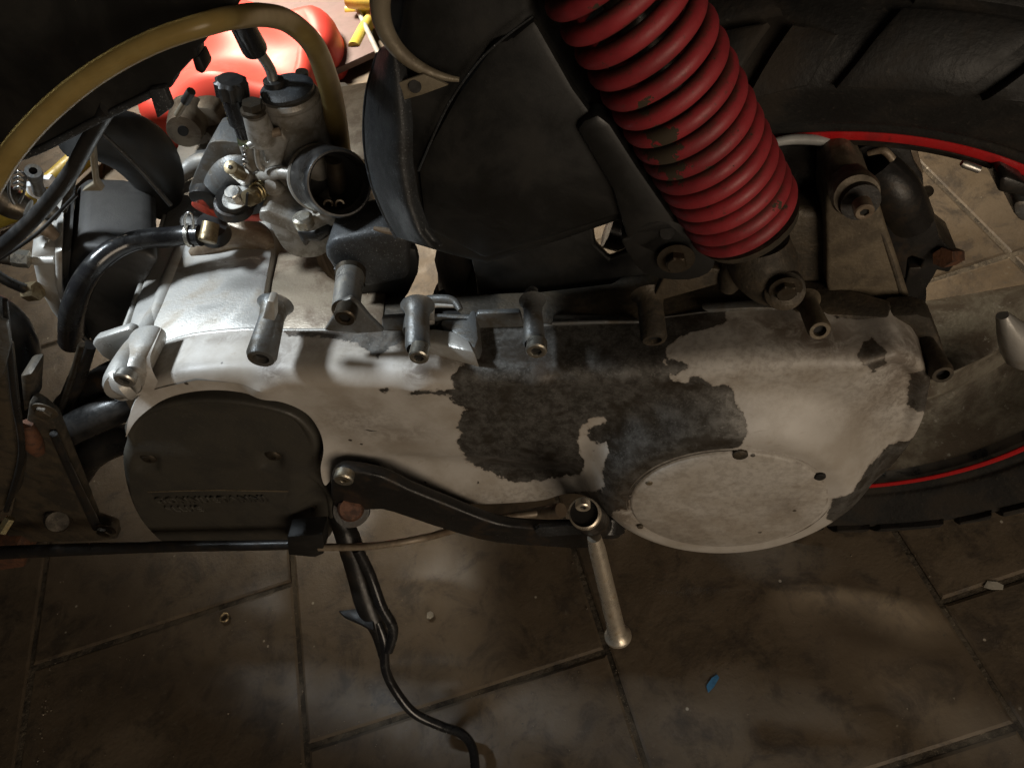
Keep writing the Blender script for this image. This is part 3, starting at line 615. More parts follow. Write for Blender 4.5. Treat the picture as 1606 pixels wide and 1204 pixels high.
# bell mouth with rubber rim, opening towards the viewer's right
BA, BB = (492, 276, .075), (533, 288, .028)
lpx('bell_mouth', BA, BB, [(0, 34.0), (.2, 44.2), (.32, 48.4), (.36, 48.4), (.37, 45.9), (.42, 45.9), (.43, 49.3), (.90, 48.4), (.97, 47.6), (1.0, 45.0), (1.0, 42.5), (.98, 40.4), (.8, 39.1), (.55, 37.4), (.3, 32.3), (.1, 28.9)], 'black_rubber', carb, 56, caps=False)
lpx('bell_rim', BA, BB, [(.28, 48.4), (.30, 51.0), (.37, 51.0), (.38, 48.4)], 'carb_alloy', carb, 56, caps=False)
lpx('throttle_bore', BA, BB, [(.12, .1), (.12, 30.6), (.3, 31.9), (.55, 37.0), (.82, 38.8)], 'hole_shade', carb, 40, caps=False)  # near-black lining, shade of the open mouth put into its colour
lpx('throttle_slide', (524, 250, .060), (532, 306, .060), [(0, 13.6), (1, 16.1)], 'dark_steel', carb)
for x in (515, 533): lpx('air_jet', (x, 321, .038), (x-2, 318, .048), [(0, 5), (0, 8), (1, 8)], 'dark_steel', carb, 16, caps=False)
# float bowl and its flange
slab('bowl_flange', [(406, 332), (420, 330), (470, 350), (508, 334), (530, 336), (532, 350), (500, 366), (474, 372), (440, 358), (406, 346)], .040, .085, .0015, 'carb_alloy', carb)
lpx('flange_screw', (470, 352, .048), (466, 338, .05), [(0, 16), (.8, 17), (1, 14)], 'carb_alloy', carb) if False else lpx('flange_screw', (478, 352, .036), (473, 338, .036), [(0, 16), (.8, 16), (1, 12)], 'zinc_steel', carb)
ob = [(424, 346), (466, 366), (486, 372), (520, 358), (530, 352), (528, 380), (505, 400), (475, 404), (452, 396), (436, 376)]
slab('float_bowl', ob, .044, .085, .007, 'carb_alloy', carb, sm=3)
slab('bowl_corner', [(462, 362), (486, 366), (516, 352), (522, 368), (504, 382), (486, 380), (478, 392), (470, 378)], .038, .046, .003, 'black_paint_metal', carb)
tube('bowl_overflow', [(500, 345, .05), (520, 352, .05), (540, 352, .055)], 6, 'black_paint_metal', carb)
# small screw at the back of the chamber
tube('guide_screw', [(482, 150, .10, 9), (476, 128, .10, 6), (474, 118, .10, 10), (473, 112, .10, 10)], 0, 'dark_steel', carb, seg=12, n=3)
tube('guide_post', [(496, 172, .10, 12), (490, 148, .10, 11), (486, 136, .10, 9)], 0, 'black_rubber', carb, seg=12)

YO = 0.0
# ---- hoses -----------------------------------------------------------------
tube('fuel_hose', [(-60, 360, -.05), (-20, 300, -.048), (20, 236, -.044), (75, 175, -.038), (150, 115, -.03), (240, 66, -.024), (330, 36, -.016), (372, 27, .0), (412, 24, .035), (452, 34, .07), (490, 68, .09), (512, 120, .12), (524, 170, .14), (533, 240, .15)], 17.5, 'aged_fuel_hose', scooter, seg=20)
tube('hose_core', [(-60, 360, -.05), (-20, 300, -.048), (20, 236, -.044), (75, 175, -.038), (150, 115, -.03), (240, 66, -.024), (330, 36, -.016), (372, 27, .0), (412, 24, .035), (452, 34, .07), (490, 68, .09), (512, 120, .12), (524, 170, .14), (533, 240, .15)], 10.5, 'hose_core_brown', scooter, seg=12)  # inner tube added to make the hose centre darker than its edges
wh = tube('coolant_hose', [(315, 369, .112, 17), (290, 369, .112, 15.5), (265, 372, .110, 16), (235, 374, .108, 16), (205, 380, .104, 16), (175, 394, .096, 17), (148, 418, .086, 17), (127, 450, .080, 18), (114, 490, .080, 19), (112, 535, .10, 19)], 0, 'black_gloss', scooter, seg=20)
ob_ = L(300, 369, .062)
lpx('hose_clip', (296, 369, .112), (302, 369, .112), [(0, 18.5), (1, 18.5)], 'zinc_steel', wh, 24, caps=False)
tube('clip_tang', [(292, 362, .102), (289, 345, .10), (294, 334, .10), (300, 336, .10), (303, 348, .101), (302, 360, .102)], 2, 'steel', wh, seg=8)
el = lpx('brass_elbow', (325, 380, .104), (331, 350, .115), [(0, 12), (.05, 14), (1, 13)], 'brass', scooter)
lpx('elbow_spigot', (306, 369, .111), (328, 366, .112), [(0, 8), (1, 8)], 'brass', el)
lpx('elbow_seat', (336, 366, .122), (332, 352, .118), [(0, 26), (1, 22)], 'black_rubber', el)
tube('breather_cable', [(170, 170, .0), (142, 215, .005), (108, 275, .01), (60, 335, .012), (10, 382, .014), (-30, 410, .015)], 12, 'black_rubber', scooter)
tube('thin_cable', [(120, 305, .02), (60, 365, .02), (10, 400, .02), (-20, 420, .02)], 3, 'black_rubber', scooter, seg=8)
tube('thin_cable', [(150, 200, .06), (215, 262, .06), (268, 322, .06)], 3.5, 'black_plastic_dusty', scooter, seg=8)
tube('thin_cable', [(278, 180, .09), (300, 144, .085)], 5, 'beige_plate', scooter, seg=8)
tube('cable_end', [(290, 160, .086), (300, 143, .085)], 7, 'black_rubber', scooter, seg=8)
tube('thin_cable', [(-5, 163, .02), (50, 160, .02), (100, 152, .03)], 4, 'beige_plate', scooter, seg=8)
# ---- cylinder cowl and head ------------------------------------------------
cyl = empty('cylinder', scooter)
far = (122, 290)
depthslab('cooling_cowl', [(112, 398), (130, 386), (190, 388), (232, 396), (250, 408), (232, 440), (205, 492), (186, 526), (145, 540), (118, 500), (104, 450)], .100, far, .007, 'cowl_plastic', cyl, seg=3)
depthslab('cowl_rim', [(97, 398), (112, 392), (108, 440), (118, 490), (142, 534), (132, 536), (110, 502), (98, 450)], .096, (106, 292), .0015, 'black_rubber', cyl)
depthslab('cylinder_head', [(48, 400), (62, 388), (96, 388), (98, 450), (112, 502), (130, 534), (104, 520), (80, 490), (60, 455)], .100, (58, 305), .004, 'cast_alloy', cyl)
depthslab('head_plate', [(86, 396), (97, 392), (98, 450), (113, 505), (138, 538), (126, 533), (102, 500), (88, 452)], .092, (92, 300), .0012, 'cast_alloy', cyl)
YO = .055
tube('head_boss', [(48, 366, .05, 10), (66, 356, .045, 13), (88, 372, .045, 8)], 0, 'cast_alloy_brown', cyl, seg=14)
tube('head_boss', [(50, 352, .055, 12), (72, 330, .055, 15), (92, 340, .055, 8)], 0, 'cast_alloy_grey', cyl, seg=14)
tube('head_boss', [(52, 408, .046, 8), (88, 408, .044, 7)], 0, 'cast_alloy', cyl, seg=12)
lpx('head_nut', (20, 404, .038), (46, 407, .040), [(0, 14, 'h'), (1, 14, 'h')], 'zinc_steel', cyl, 24, smooth=25)
lpx('head_stud', (2, 402, .04), (22, 404, .04), [(0, 12), (1, 13)], 'dark_steel', cyl)
lpx('head_nut', (42, 458, .040), (60, 456, .040), [(0, 15, 'h'), (1, 15, 'h')], 'brass', cyl, 24, smooth=25)
tube('plug_lead', [(-20, 420, .03), (10, 440, .032), (44, 455, .04)], 8, 'black_rubber', cyl)
lpx('coolant_union', (52, 268, .05), (62, 300, .06), [(0, 6), (0, 12), (.15, 13), (.5, 9), (1, 11)], 'cast_alloy_grey', cyl, caps=False)
lpx('union_bore', (52.6, 270, .052), (55, 278, .055), [(0, 6), (1, 6)], 'hole_shade', cyl)
tube('union_arm', [(46, 288, .06, 6), (52, 300, .06, 8), (66, 308, .06, 7)], 0, 'white_plastic', cyl)
box('union_clip', L(74, 284, .06), (.010, .006, .006), .001, 'white_plastic', cyl)
for k in range(4): tube('spring_coil', [(22, 272+k*8, .05), (30, 269+k*8, .046), (38, 272+k*8, .05)], 2.2, 'silver_spring', cyl, seg=8)
tube('spring_wire', [(17, 262, .05), (14, 300, .05), (22, 320, .05)], 2.2, 'silver_spring', cyl, seg=8)
tube('spring_wire', [(40, 268, .05), (38, 300, .05), (30, 318, .05)], 2.2, 'silver_spring', cyl, seg=8)
tube('thermostat_body', [(-6, 300, .06, 20), (16, 318, .06, 24), (44, 330, .06, 18)], 0, 'dark_steel', cyl)
tube('head_stay', [(100, 330, .05, 5), (108, 300, .05, 6), (116, 272, .05, 6)], 0, 'dark_steel', cyl)
YO = 0.0
tube('intake_duct', [(258, 330, .19, 22), (246, 275, .19, 40), (215, 232, .18, 48), (160, 212, .16, 42), (110, 215, .14, 34)], 0, 'black_plastic', scooter, seg=24)
slab('duct_strap', [(138, 232), (146, 230), (151, 286), (160, 300), (128, 300), (146, 288)], .09, .095, .0005, 'beige_plate', scooter)

# ---- bodywork floor above the cylinder, mostly in the dark -----------------
bd = [(-160, -160), (330, -160), (372, -60), (376, 6), (340, 40), (318, 70), (308, 78), (312, 90), (300, 96), (276, 122), (268, 140), (240, 150), (150, 196), (60, 240), (-30, 262), (-160, 270)]
bd = bd[3:-1]
bp = [L(x, y, 0) for x, y in bd]
bp = [Vector((.02, 0, .62))]+[Vector((bp[0].x+.02, 0, .40))]+bp+[Vector((-.80, 0, .16)), Vector((-.80, 0, .62))]  # outer corners added out of view to block lamp light on the front floor
body = prism('body_floor_panel', bp, (0, .009, 0), .002, 'black_plastic', scooter)
slab('panel_lug', [(300, 92), (312, 88), (322, 110), (318, 118), (306, 112)], .001, .010, .001, 'black_plastic', body)
tube('panel_rib', [(-20, 262, -.001), (60, 236, -.001), (150, 190, -.001), (240, 146, -.001)], 6, 'black_plastic_dusty', body, seg=8)
slab('panel_bracket', [(232, 142), (258, 138), (270, 170), (246, 188)], -.004, .0, .001, 'black_plastic_dusty', body)

# ---- air box --------------------------------------------------------------
air = slab('air_box', [(626, 60), (600, 100), (588, 180), (590, 260), (604, 330), (628, 384), (700, 405), (762, 421), (880, 384), (1000, 343), (1062, 352), (1000, 250), (905, 140), (838, 24), (846, -30), (870, -160), (640, -160)], .034, .072, .006, 'black_plastic', scooter, seg=3)
slab('air_box_cover', [(838, 30), (800, 62), (775, 68), (716, 150), (672, 230), (655, 270), (665, 360), (760, 408), (984, 336), (1040, 340), (970, 236), (900, 140)], .029, .036, .003, 'black_plastic', air)
tube('cover_seam', [(656, 268, .028), (700, 170, .028), (748, 100, .028), (790, 60, .028), (836, 26, .028)], 2.0, 'black_plastic_dusty', air, seg=6)
slab('mudguard', [(540, 366), (652, 392), (656, 410), (654, 432), (640, 462), (630, 476), (540, 476)], .074, .080, .002, 'black_plastic', air)  # black sheets added to close gaps and stop rear lamp light
slab('mudguard', [(736, 396), (930, 356), (934, 384), (956, 407), (1012, 385), (1040, 470), (750, 476), (746, 440)], .074, .080, .002, 'black_plastic', air)
# side wall sweeping down towards the carburettor, dusty
pts = []
NR, NC = 26, 14
def wallpt(s, t):
    l = np.array([(592, 82), (576, 140), (571, 190), (573, 240), (584, 292), (604, 340), (622, 372)], float)
    r = np.array([(622, 70), (634, 130), (642, 200), (642, 262), (652, 320), (668, 366), (690, 392)], float)
    k = s*(len(l)-1); i = min(int(k), len(l)-2); f = k-i; a = l[i]*(1-f)+l[i+1]*f; b = r[i]*(1-f)+r[i+1]*f
    p = a*(1-t)+b*t; y = .060-.035*math.sin(t*math.pi*.62)+.004*math.exp(-((t-.35)/.2)**2)*math.sin(s*math.pi)-.02*s
    return L(p[0], p[1], y)
P_ = cat([(i, ) for i in range(2)], 2)
ls = np.linspace(0, 1, NR)
vs = [wallpt(s, t) for s in ls for t in np.linspace(0, 1, NC)]; n0 = len(vs)
vs += [Vector(v)+Vector((.001, .004, 0)) for v in vs]
fs = []
for i in range(NR-1):
    for j in range(NC-1):
        a = i*NC+j; fs += [(a, a+1, a+NC+1, a+NC), (n0+a, n0+a+NC, n0+a+NC+1, n0+a+1)]
for i in range(NR-1):
    a = i*NC; fs.append((a, a+NC, n0+a+NC, n0+a)); a = i*NC+NC-1; fs.append((a, n0+a, n0+a+NC, a+NC))
wl = mk('air_box_wall', vs, fs, 'black_plastic_dusty', air, 60)
tube('wall_edge', [(592, 84, .061), (576, 140, .061), (571, 190, .058), (573, 240, .055), (584, 292, .05), (604, 340, .046), (622, 374, .04)], 3, 'black_plastic_dusty', air, seg=8)
# big round snorkel with its tan rim, and the pierced bracket below it
lpx('snorkel', (735, 70, .078), (730, -110, .078), [(0, 60), (.04, 118), (.2, 138), (1, 140)], 'black_plastic', air, 56)
lt = []
for k in range(25):
    th = math.pi*(.90+.56*k/24)
    lt.append(L(738+142*math.cos(th), 8-118*math.sin(th)*1.0, .026))
tubev('snorkel_rim', lt, [.0042*(1-.75*(k/24)**2) for k in range(25)], 'beige_plate', air, 12)
slab('pierced_bracket', [(622, 131), (664, 117), (703, 134), (662, 149), (620, 161)], .022, .0235, .0003, 'beige_plate', air)
lpx('bracket_hole', (651, 136, .021), (651, 134, .024), [(0, 10), (1, 10)], 'hole_shade', air)
# lower foot of the air box
slab('air_box_foot', [(508, 388), (522, 376), (560, 368), (604, 360), (640, 375), (640, 440), (580, 452), (536, 448), (520, 420), (509, 404)], .066, .10, .006, 'black_plastic_dusty', air, seg=3)
slab('foot_panel', [(522, 422), (566, 420), (572, 452), (536, 450)], .064, .068, .001, 'black_plastic', air)
tube('dirt_lip', [(586, 358, .05, 3), (606, 362, .05, 5), (624, 366, .05, 4)], 0, 'cast_alloy_brown', air)
# strut between air box and spring
slab('air_box_strut', [(903, 204), (915, 190), (938, 180), (958, 196), (1000, 262), (1062, 352), (1085, 372), (1100, 400), (1060, 420), (1020, 400), (985, 384), (960, 300)], .024, .036, .003, 'black_plastic', air)
slab('strut_bolt_boss', [(975, 380), (985, 372), (1005, 350), (1050, 345), (1110, 380), (1120, 420), (1080, 440), (1010, 430)], .024, .036, .003, 'black_plastic', air, sm=3)
lpx('strut_hole', (1046, 365, .023), (1046, 362, .028), [(0, 11), (1, 11)], 'hole_shade', air)
hexhead('strut_bolt', (1061, 417, .016), 17, 'dark_steel', air, washer=1.75, ln=1.0)
slab('mount_tongue', [(1040, 436), (1020, 476), (1170, 434), (1150, 424), (1100, 420)], .030, .036, .001, 'dirty_alloy_dark', air)

# ---- rear shock absorber ---------------------------------------------------
SB, ST = L(1162, 330, .030), L(974, -12, .032)
sd_ = ST-SB; sl = sd_.length; sd_ = sd_/sl
shock = lathe('shock_absorber', SB-sd_*.012, sd_, [(0, .010), (.004, .017), (sl*.6, .017), (sl*.61, .0085), (sl+.10, .0085)], 'black_paint_metal', scooter, 28)
e1 = sd_.orthogonal().normalized(); e2 = sd_.cross(e1); sp = []; rs = []
TURN = 14.6; NS = 900
pos = lambda q: (q*.72+.28*q*q)
tot = sl+.05
for k in range(NS+1):
    q = k/NS; th = q*TURN*1.18*2*math.pi + 1.2
    h = tot*(.80*q+.20*q**2.2) ; R = .0231
    sp.append(SB+sd_*(h-.004)+(e1*math.cos(th)+e2*math.sin(th))*R); rs.append(.0042)
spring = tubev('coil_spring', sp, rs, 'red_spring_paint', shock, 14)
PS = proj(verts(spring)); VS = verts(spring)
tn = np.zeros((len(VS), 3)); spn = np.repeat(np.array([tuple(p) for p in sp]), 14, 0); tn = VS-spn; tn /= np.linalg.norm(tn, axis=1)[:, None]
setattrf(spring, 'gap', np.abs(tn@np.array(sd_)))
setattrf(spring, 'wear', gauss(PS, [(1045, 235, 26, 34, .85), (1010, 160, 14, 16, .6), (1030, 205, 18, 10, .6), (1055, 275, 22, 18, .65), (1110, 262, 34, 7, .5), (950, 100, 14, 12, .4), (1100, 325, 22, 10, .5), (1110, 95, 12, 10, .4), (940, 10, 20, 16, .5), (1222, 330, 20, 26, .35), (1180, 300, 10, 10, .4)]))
lathe('spring_seat', SB-sd_*.014, sd_, [(0, .012), (.003, .024), (.008, .026), (.010, .016)], 'dirty_alloy_dark', shock, 32)
tube('lower_fork', [(1190, 378, .030, 46), (1195, 410, .028, 52), (1215, 440, .026, 44), (1232, 456, .024, 30)], 0, 'dirty_alloy_dark', shock, seg=24)
lpx('lower_eye', (1232, 458, .008), (1215, 436, .04), [(0, 20), (.05, 31), (.2, 34), (1, 34)], 'dirty_alloy_dark', shock, 30)
hexhead('lower_eye_bolt', (1234, 462, .004), 17, 'dark_steel', shock, washer=1.5)
tube('lower_fork', [(1160, 400, .03, 18), (1150, 430, .03, 22), (1140, 452, .03, 14)], 0, 'dirty_alloy_dark', shock)

# ---- rear arm and gear housing at the right --------------------------------
arm = empty('rear_carrier', scooter)
slab('carrier_arm', [(1296, 282), (1320, 262), (1345, 262), (1372, 300), (1392, 360), (1412, 420), (1432, 500), (1390, 500), (1340, 480), (1300, 470), (1296, 400)], .050, .085, .010, 'brown_grime', arm, sm=2, seg=3)
slab('gear_housing', [(1210, 340), (1240, 330), (1290, 330), (1320, 360), (1360, 440), (1400, 500), (1240, 490), (1180, 470), (1190, 400)], .060, .12, .012, 'dirty_alloy_dark', arm, seg=3)
lpx('axle_cone', (1344, 308, .030), (1318, 268, .07), [(0, 34), (.1, 37), (.55, 32), (1, 20)], 'brown_grime', arm, 32)
lpx('axle_recess', (1350, 318, .0275), (1344, 308, .034), [(0, 30), (1, 33)], 'black_paint_metal', arm, 32)
socket('axle_bolt', (1356, 334, .016), 15, 'cast_alloy_brown', arm, ln=1.6, hole=.5)
tube('carrier_rib', [(1366, 330, .052, 3), (1388, 380, .051, 4), (1410, 450, .051, 4), (1422, 500, .05, 3)], 0, 'dirty_alloy_dark', arm, seg=10)
# brake caliper, black against the light floor
calp = slab('brake_caliper', [(1350, 232), (1375, 222), (1410, 226), (1428, 234), (1436, 258), (1448, 276), (1450, 312), (1462, 330), (1468, 350), (1474, 372), (1482, 382), (1505, 400), (1500, 412), (1488, 428), (1470, 424), (1466, 432), (1456, 448), (1440, 470), (1424, 478), (1418, 450), (1426, 420), (1444, 420), (1448, 408), (1430, 402), (1424, 405), (1420, 440), (1412, 430), (1380, 360), (1345, 320), (1318, 290), (1330, 250)], .085, .115, .003, 'black_paint_metal', scooter)
tube('caliper_bulge', [(1375, 262, .075, 30), (1405, 300, .07, 36), (1430, 345, .075, 32)], 0, 'black_paint_metal', calp, seg=18)
tube('caliper_pipe', [(1362, 240, .075, 5), (1385, 236, .072, 6), (1400, 250, .07, 6)], 0, 'cast_alloy_brown', calp, seg=10)
lpx('banjo_bolt', (1478, 404, .078), (1500, 402, .09), [(0, 16, 'h'), (1, 14, 'h')], 'rusty', calp, 24)
lpx('pad_pin', (1455, 300, .08), (1440, 310, .09), [(0, 9), (1, 10)], 'dark_steel', calp)
slab('fin', [(1330, 218), (1395, 218), (1440, 238), (1450, 275), (1440, 270), (1420, 240), (1380, 230), (1340, 240)], .09, .12, .002, 'cast_alloy_brown', calp)

# ---- rear wheel ------------------------------------------------------------
nw = 497*RT+1852*UP+1160*Fw; nw /= np.linalg.norm(nw)
WC = Vector((.176, .089, -.100)); WA = Vector(M3@nw); WR = .1947
a_ = WA.orthogonal().normalized(); a_ = (Vector((0, 0, 1))-WA*WA.z).normalized(); b_ = WA.cross(a_)
wheel = empty('rear_wheel', scooter)
def wheelpt(s, r, th): return WC+WA*s+(a_*math.cos(th)+b_*math.sin(th))*r
def wlathe(name, prof, m, seg=160, caps=False, **k):
    vs = [wheelpt(s, r, 2*math.pi*k_/seg) for s, r in prof for k_ in range(seg)]; fs = []
    for i in range(len(prof)-1):
        for k_ in range(seg): k2 = (k_+1) % seg; fs.append((i*seg+k_, i*seg+k2, (i+1)*seg+k2, (i+1)*seg+k_))
    return mk(name, vs, fs, m, wheel, 45)
wlathe('rim_barrel', [(.003, 0.1892), (.010, 0.1827), (.018, 0.1807), (.026, 0.1717), (.055, 0.1697), (.066, 0.1797), (.080, 0.1817), (.090, 0.1892), (.090, 0.1927), (.078, 0.1857), (.064, 0.1837), (.054, 0.1737), (.027, 0.1757), (.019, 0.1847), (.010, 0.1867), (.003, 0.1892)], 'rim_barrel_dirty')
wlathe('rim_lip', [(.006, 0.1857), (-.001, 0.1877), (-.002, 0.1907), (0, 0.1922), (.006, 0.1927), (.006, 0.1857)], 'rim_black')
wlathe('rim_stripe', [(.002, 0.1915), (-.0022, 0.1917), (-.0030, 0.1932), (-.0026, 0.1967), (-.001, 0.1972), (.002, 0.1915)], 'red_stripe')
# tyre carcass
tp = [(.004, 0.1907), (-.003, 0.1977), (-.0045, 0.2037), (-.008, 0.2062), (-.013, 0.2177), (-.0185, 0.2307), (-.0190, 0.2367), (-.0150, 0.2467), (-.004, 0.2567), (.012, 0.2632), (.032, 0.2667), (.052, 0.2667), (.072, 0.2637), (.090, 0.2567), (.102, 0.2447), (.105, 0.2307), (.098, 0.2127), (.092, 0.1947), (.088, 0.1907)]
tp = [tuple(x) for x in cat(tp, 3)]
seg = 200; vs = []; fs = []
for s, r in tp:
    for k in range(seg): vs.append(wheelpt(s, r, 2*math.pi*k/seg))
for i in range(len(tp)-1):
    for k in range(seg): k2 = (k+1) % seg; fs.append((i*seg+k, i*seg+k2, (i+1)*seg+k2, (i+1)*seg+k))
# tread lugs: chevron blocks wrapped over shoulder and crown
prof = np.array(tp); arc = np.r_[0, np.cumsum(np.hypot(*np.diff(prof, axis=0).T))]
def onprof(q, hgt):
    s = np.interp(q, arc, prof[:, 0]); r = np.interp(q, arc, prof[:, 1]); e = .0006
    ds = np.interp(q+e, arc, prof[:, 0])-np.interp(q-e, arc, prof[:, 0]); dr = np.interp(q+e, arc, prof[:, 1])-np.interp(q-e, arc, prof[:, 1]); n = math.hypot(ds, dr)
    return s-dr/n*hgt*(1 if True else -1)*(1), r+ds/n*hgt
def lug(th0, quad, h=.0052):
    """quad: (arc length on the profile, angle offset) corners; subdivided and raised"""
    N = 5; base = len(vs); g = {}
    Q = [np.array(q, float) for q in quad]
    for lv, hh, shr in ((0, -.001, 1.0), (1, h*.85, .97), (2, h, .90)):
        c = sum(Q)/4
        for i in range(N+1):
            for j in range(N+1):
                a, b = i/N, j/N; p = Q[0]*(1-a)*(1-b)+Q[1]*a*(1-b)+Q[2]*a*b+Q[3]*(1-a)*b; p = c+(p-c)*shr
                if lv < 2 and 0 < i < N and 0 < j < N: continue
                s, r = onprof(p[0], hh); g[lv, i, j] = len(vs); vs.append(wheelpt(s, r, th0+p[1]))
    rim = [(i, 0) for i in range(N)]+[(N, j) for j in range(N)]+[(i, N) for i in range(N, 0, -1)]+[(0, j) for j in range(N, 0, -1)]
    for lv in (0, 1):
        for k in range(len(rim)):
            a, b = rim[k], rim[(k+1) % len(rim)]; fs.append((g[(lv, *a)], g[(lv, *b)], g[(lv+1, *b)], g[(lv+1, *a)]))
    for i in range(N):
        for j in range(N): fs.append((g[2, i, j], g[2, i+1, j], g[2, i+1, j+1], g[2, i, j+1]))
A0 = np.interp(.0125, np.maximum.accumulate(np.where(prof[:, 1] < .21, 0, 1))*1.0, arc) if False else float(arc[np.argmax(prof[:, 1] > .2312)])
mid = float(arc[np.argmax(prof[:, 1])])
NL = 15; st = 2*math.pi/NL
for k in range(NL):
    t = k*st
    lug(t, [(A0+.002, -.02), (A0+.001, .20), (A0+.030, .29), (A0+.031, .07)])
    lug(t, [(A0+.035, .09), (A0+.034, .31), (mid-.002, .22), (mid-.002, 0)])
    lug(t, [(A0+.001, .235), (A0+.004, .355), (A0+.022, .40), (A0+.028, .325)])
    A1 = 2*mid-A0
    lug(t, [(mid+.002, .02), (mid+.002, .24), (A1-.030, .30), (A1-.030, .09)])
tyre = mk('tyre', vs, fs, 'tyre_rubber', wheel, 40)
wlathe('brake_disc', [(.050, .040), (.050, .088), (.054, .088), (.054, .040), (.050, .040)], 'black_gloss', 96)
wlathe('hub', [(.020, .0001), (.020, .030), (.045, .034), (.075, .034), (.080, .0001)], 'rim_black', 48)
for k in (180, 235, 300, 345):
    th = math.radians(k)
    vs_ = [wheelpt(.058, .030, th), wheelpt(.052, .095, th+.04), wheelpt(.050, .152, th)]
    tubev('spoke', vs_, [.015, .011, .014], 'rim_black', wheel, 12)
# upper crescent between disc and rim: pale tube painting the highlight on the top edge
tube('disc_edge_highlight', [(1196, 228, .072, 6), (1240, 219, .073, 8), (1290, 221, .074, 8), (1330, 234, .074, 5)], 0, 'pale_edge', wheel, seg=10)
slab('disc_guard', [(1190, 232), (1240, 223), (1290, 226), (1336, 240), (1350, 300), (1310, 380), (1200, 380)], .078, .083, .002, 'black_gloss', wheel, sm=3)
lpx('disc_bolt', (1297, 273, .072), (1300, 268, .08), [(0, 6), (1, 6)], 'white_plastic', wheel, 16)
lpx('rim_valve', (1508, 256, .055), (1535, 266, .055), [(0, 4), (.2, 6), (1, 6)], 'steel', wheel, 14)
slab('rim_weight', [(1568, 280), (1580, 276), (1612, 290), (1612, 310), (1566, 302)], .05, .07, .002, 'rim_black', wheel)
slab('frame_tip', [(1590, 325), (1600, 316), (1650, 320), (1650, 352), (1600, 346)], .07, .09, .003, 'cast_alloy_grey', wheel, sm=2)
ex = tubev('exhaust_lug', [L(1640, 540, .08), L(1606, 545, .075), L(1588, 520, .07), L(1574, 494, .07)], [rad(r, L(1600, 540, .07)) for r in (40, 36, 20, 8)], 'cast_alloy', wheel, 9)
mo = ex.modifiers.new('rough', 'DISPLACE'); tx = bpy.data.textures.new('slag', 'CLOUDS'); tx.noise_scale = .008; mo.texture = tx; mo.strength = .008

sil = tubev('exhaust_silencer', [Vector(p) for p in cat([(-.22, .23, -.27), (-.1, .24, -.29), (.1, .245, -.30), (.3, .25, -.295), (.46, .25, -.27)], 6)], .046, 'rim_barrel_dirty', scooter, 32)
# ---- kick starter ----------------------------------------------------------
kick = slab('kick_starter', [(518, 760), (524, 742), (545, 738), (598, 748), (640, 768), (700, 792), (760, 816), (800, 826), (860, 830), (920, 832), (930, 860), (860, 858), (780, 852), (720, 838), (640, 812), (600, 800), (560, 802), (524, 800)], -.016, -.007, .0025, 'black_paint_metal', scooter, sm=2, seg=3)
tube('pivot_arch_shade', [(520, 748, .0, 8), (535, 734, .0, 12), (565, 730, .0, 12), (592, 740, .0, 12), (602, 756, .0, 8)], 0, 'arch_shade', kick, seg=12)  # dark tube standing in for the shaded recess arch at the pivot
socket('pinch_bolt', (538, 754, -.022), 16, 'zinc_steel', kick, hole=.3, ln=1.0)
lpx('shaft_end', (550, 798, -.020), (552, 790, .0), [(0, 17), (.1, 21), (1, 21)], 'rusty', kick, 24)
lpx('kick_hub', (551, 800, -.016), (552, 780, .01), [(0, 28), (.1, 30), (1, 30)], 'black_paint_metal', kick, 30)
slab('bright_plate', [(838, 832), (846, 827), (905, 824), (912, 838), (880, 840), (846, 842)], -.0185, -.015, .0005, 'black_plastic_dusty', kick)
lpx('pedal_knuckle', (945, 838, -.010), (948, 800, .004), [(0, 26), (.2, 34), (.8, 34), (1, 28)], 'black_paint_metal', kick, 28)
lpx('pedal_boss', (917, 806, -.052), (938, 822, -.010), [(0, 25), (.06, 26), (.5, 27), (1, 27)], 'black_paint_metal', kick, 32)
lpx('boss_ring', (916, 804, -.0545), (918, 806, -.051), [(0, 22), (.1, 25), (.9, 26), (1, 23)], 'chrome_worn', kick, 36, caps=False)
lpx('boss_well', (916.5, 804.5, -.0535), (918, 806, -.05), [(0, .01), (0, 22.5), (1, 23)], 'black_paint_metal', kick, 32)
socket('pedal_screw', (914, 797, -.0575), 12, 'chrome_worn', kick, hole=.5, ln=1.0)
lpx('kick_pedal', (932, 842, -.040), (970, 1000, -.066), [(0, 11), (.1, 13.5), (.3, 14), (.8, 15.5), (.92, 16), (.95, 20), (.965, 24), (.985, 24), (1, 18)], 'chrome_worn', kick, 32)

# ---- stand, struts and lower frame -----------------------------------------
def G(px, py, zw): return BI@WZ(px, py, zw)
sp_ = [G(530, 805, .20), G(548, 850, .18), G(562, 900, .155), G(578, 950, .13), G(594, 990, .115), G(602, 1030, .10)]
stand = tubev('side_stand', [Vector(p) for p in cat([tuple(p) for p in sp_], 6)], [rad(x[0], sp_[2]) for x in cat([(16,), (19,), (18,), (20,), (13,), (8,)], 6)], 'black_paint_metal', scooter, 16)
tubev('stand_spring', [Vector(p) for p in cat([tuple(G(*q)) for q in ((560, 860, .19), (580, 900, .165), (598, 950, .14), (616, 985, .12), (608, 1020, .105))], 6)], .0048, 'black_gloss', stand, 10)
sp_ = [G(592, 975, .124), G(602, 1005, .112), G(605, 1050, .09), G(622, 1085, .07), G(650, 1118, .05), G(692, 1138, .035), G(724, 1150, .028), G(742, 1176, .022), G(746, 1230, .015)]
tubev('stand_foot', [Vector(p) for p in cat([tuple(p) for p in sp_], 8)], .0042, 'black_gloss', stand, 14)
prism('stand_tab', [G(x, y, .13) for x, y in [(530, 957), (560, 953), (582, 950), (588, 990), (560, 976), (540, 968)]], (0, 0, -.004), .001, 'black_paint_metal', stand)
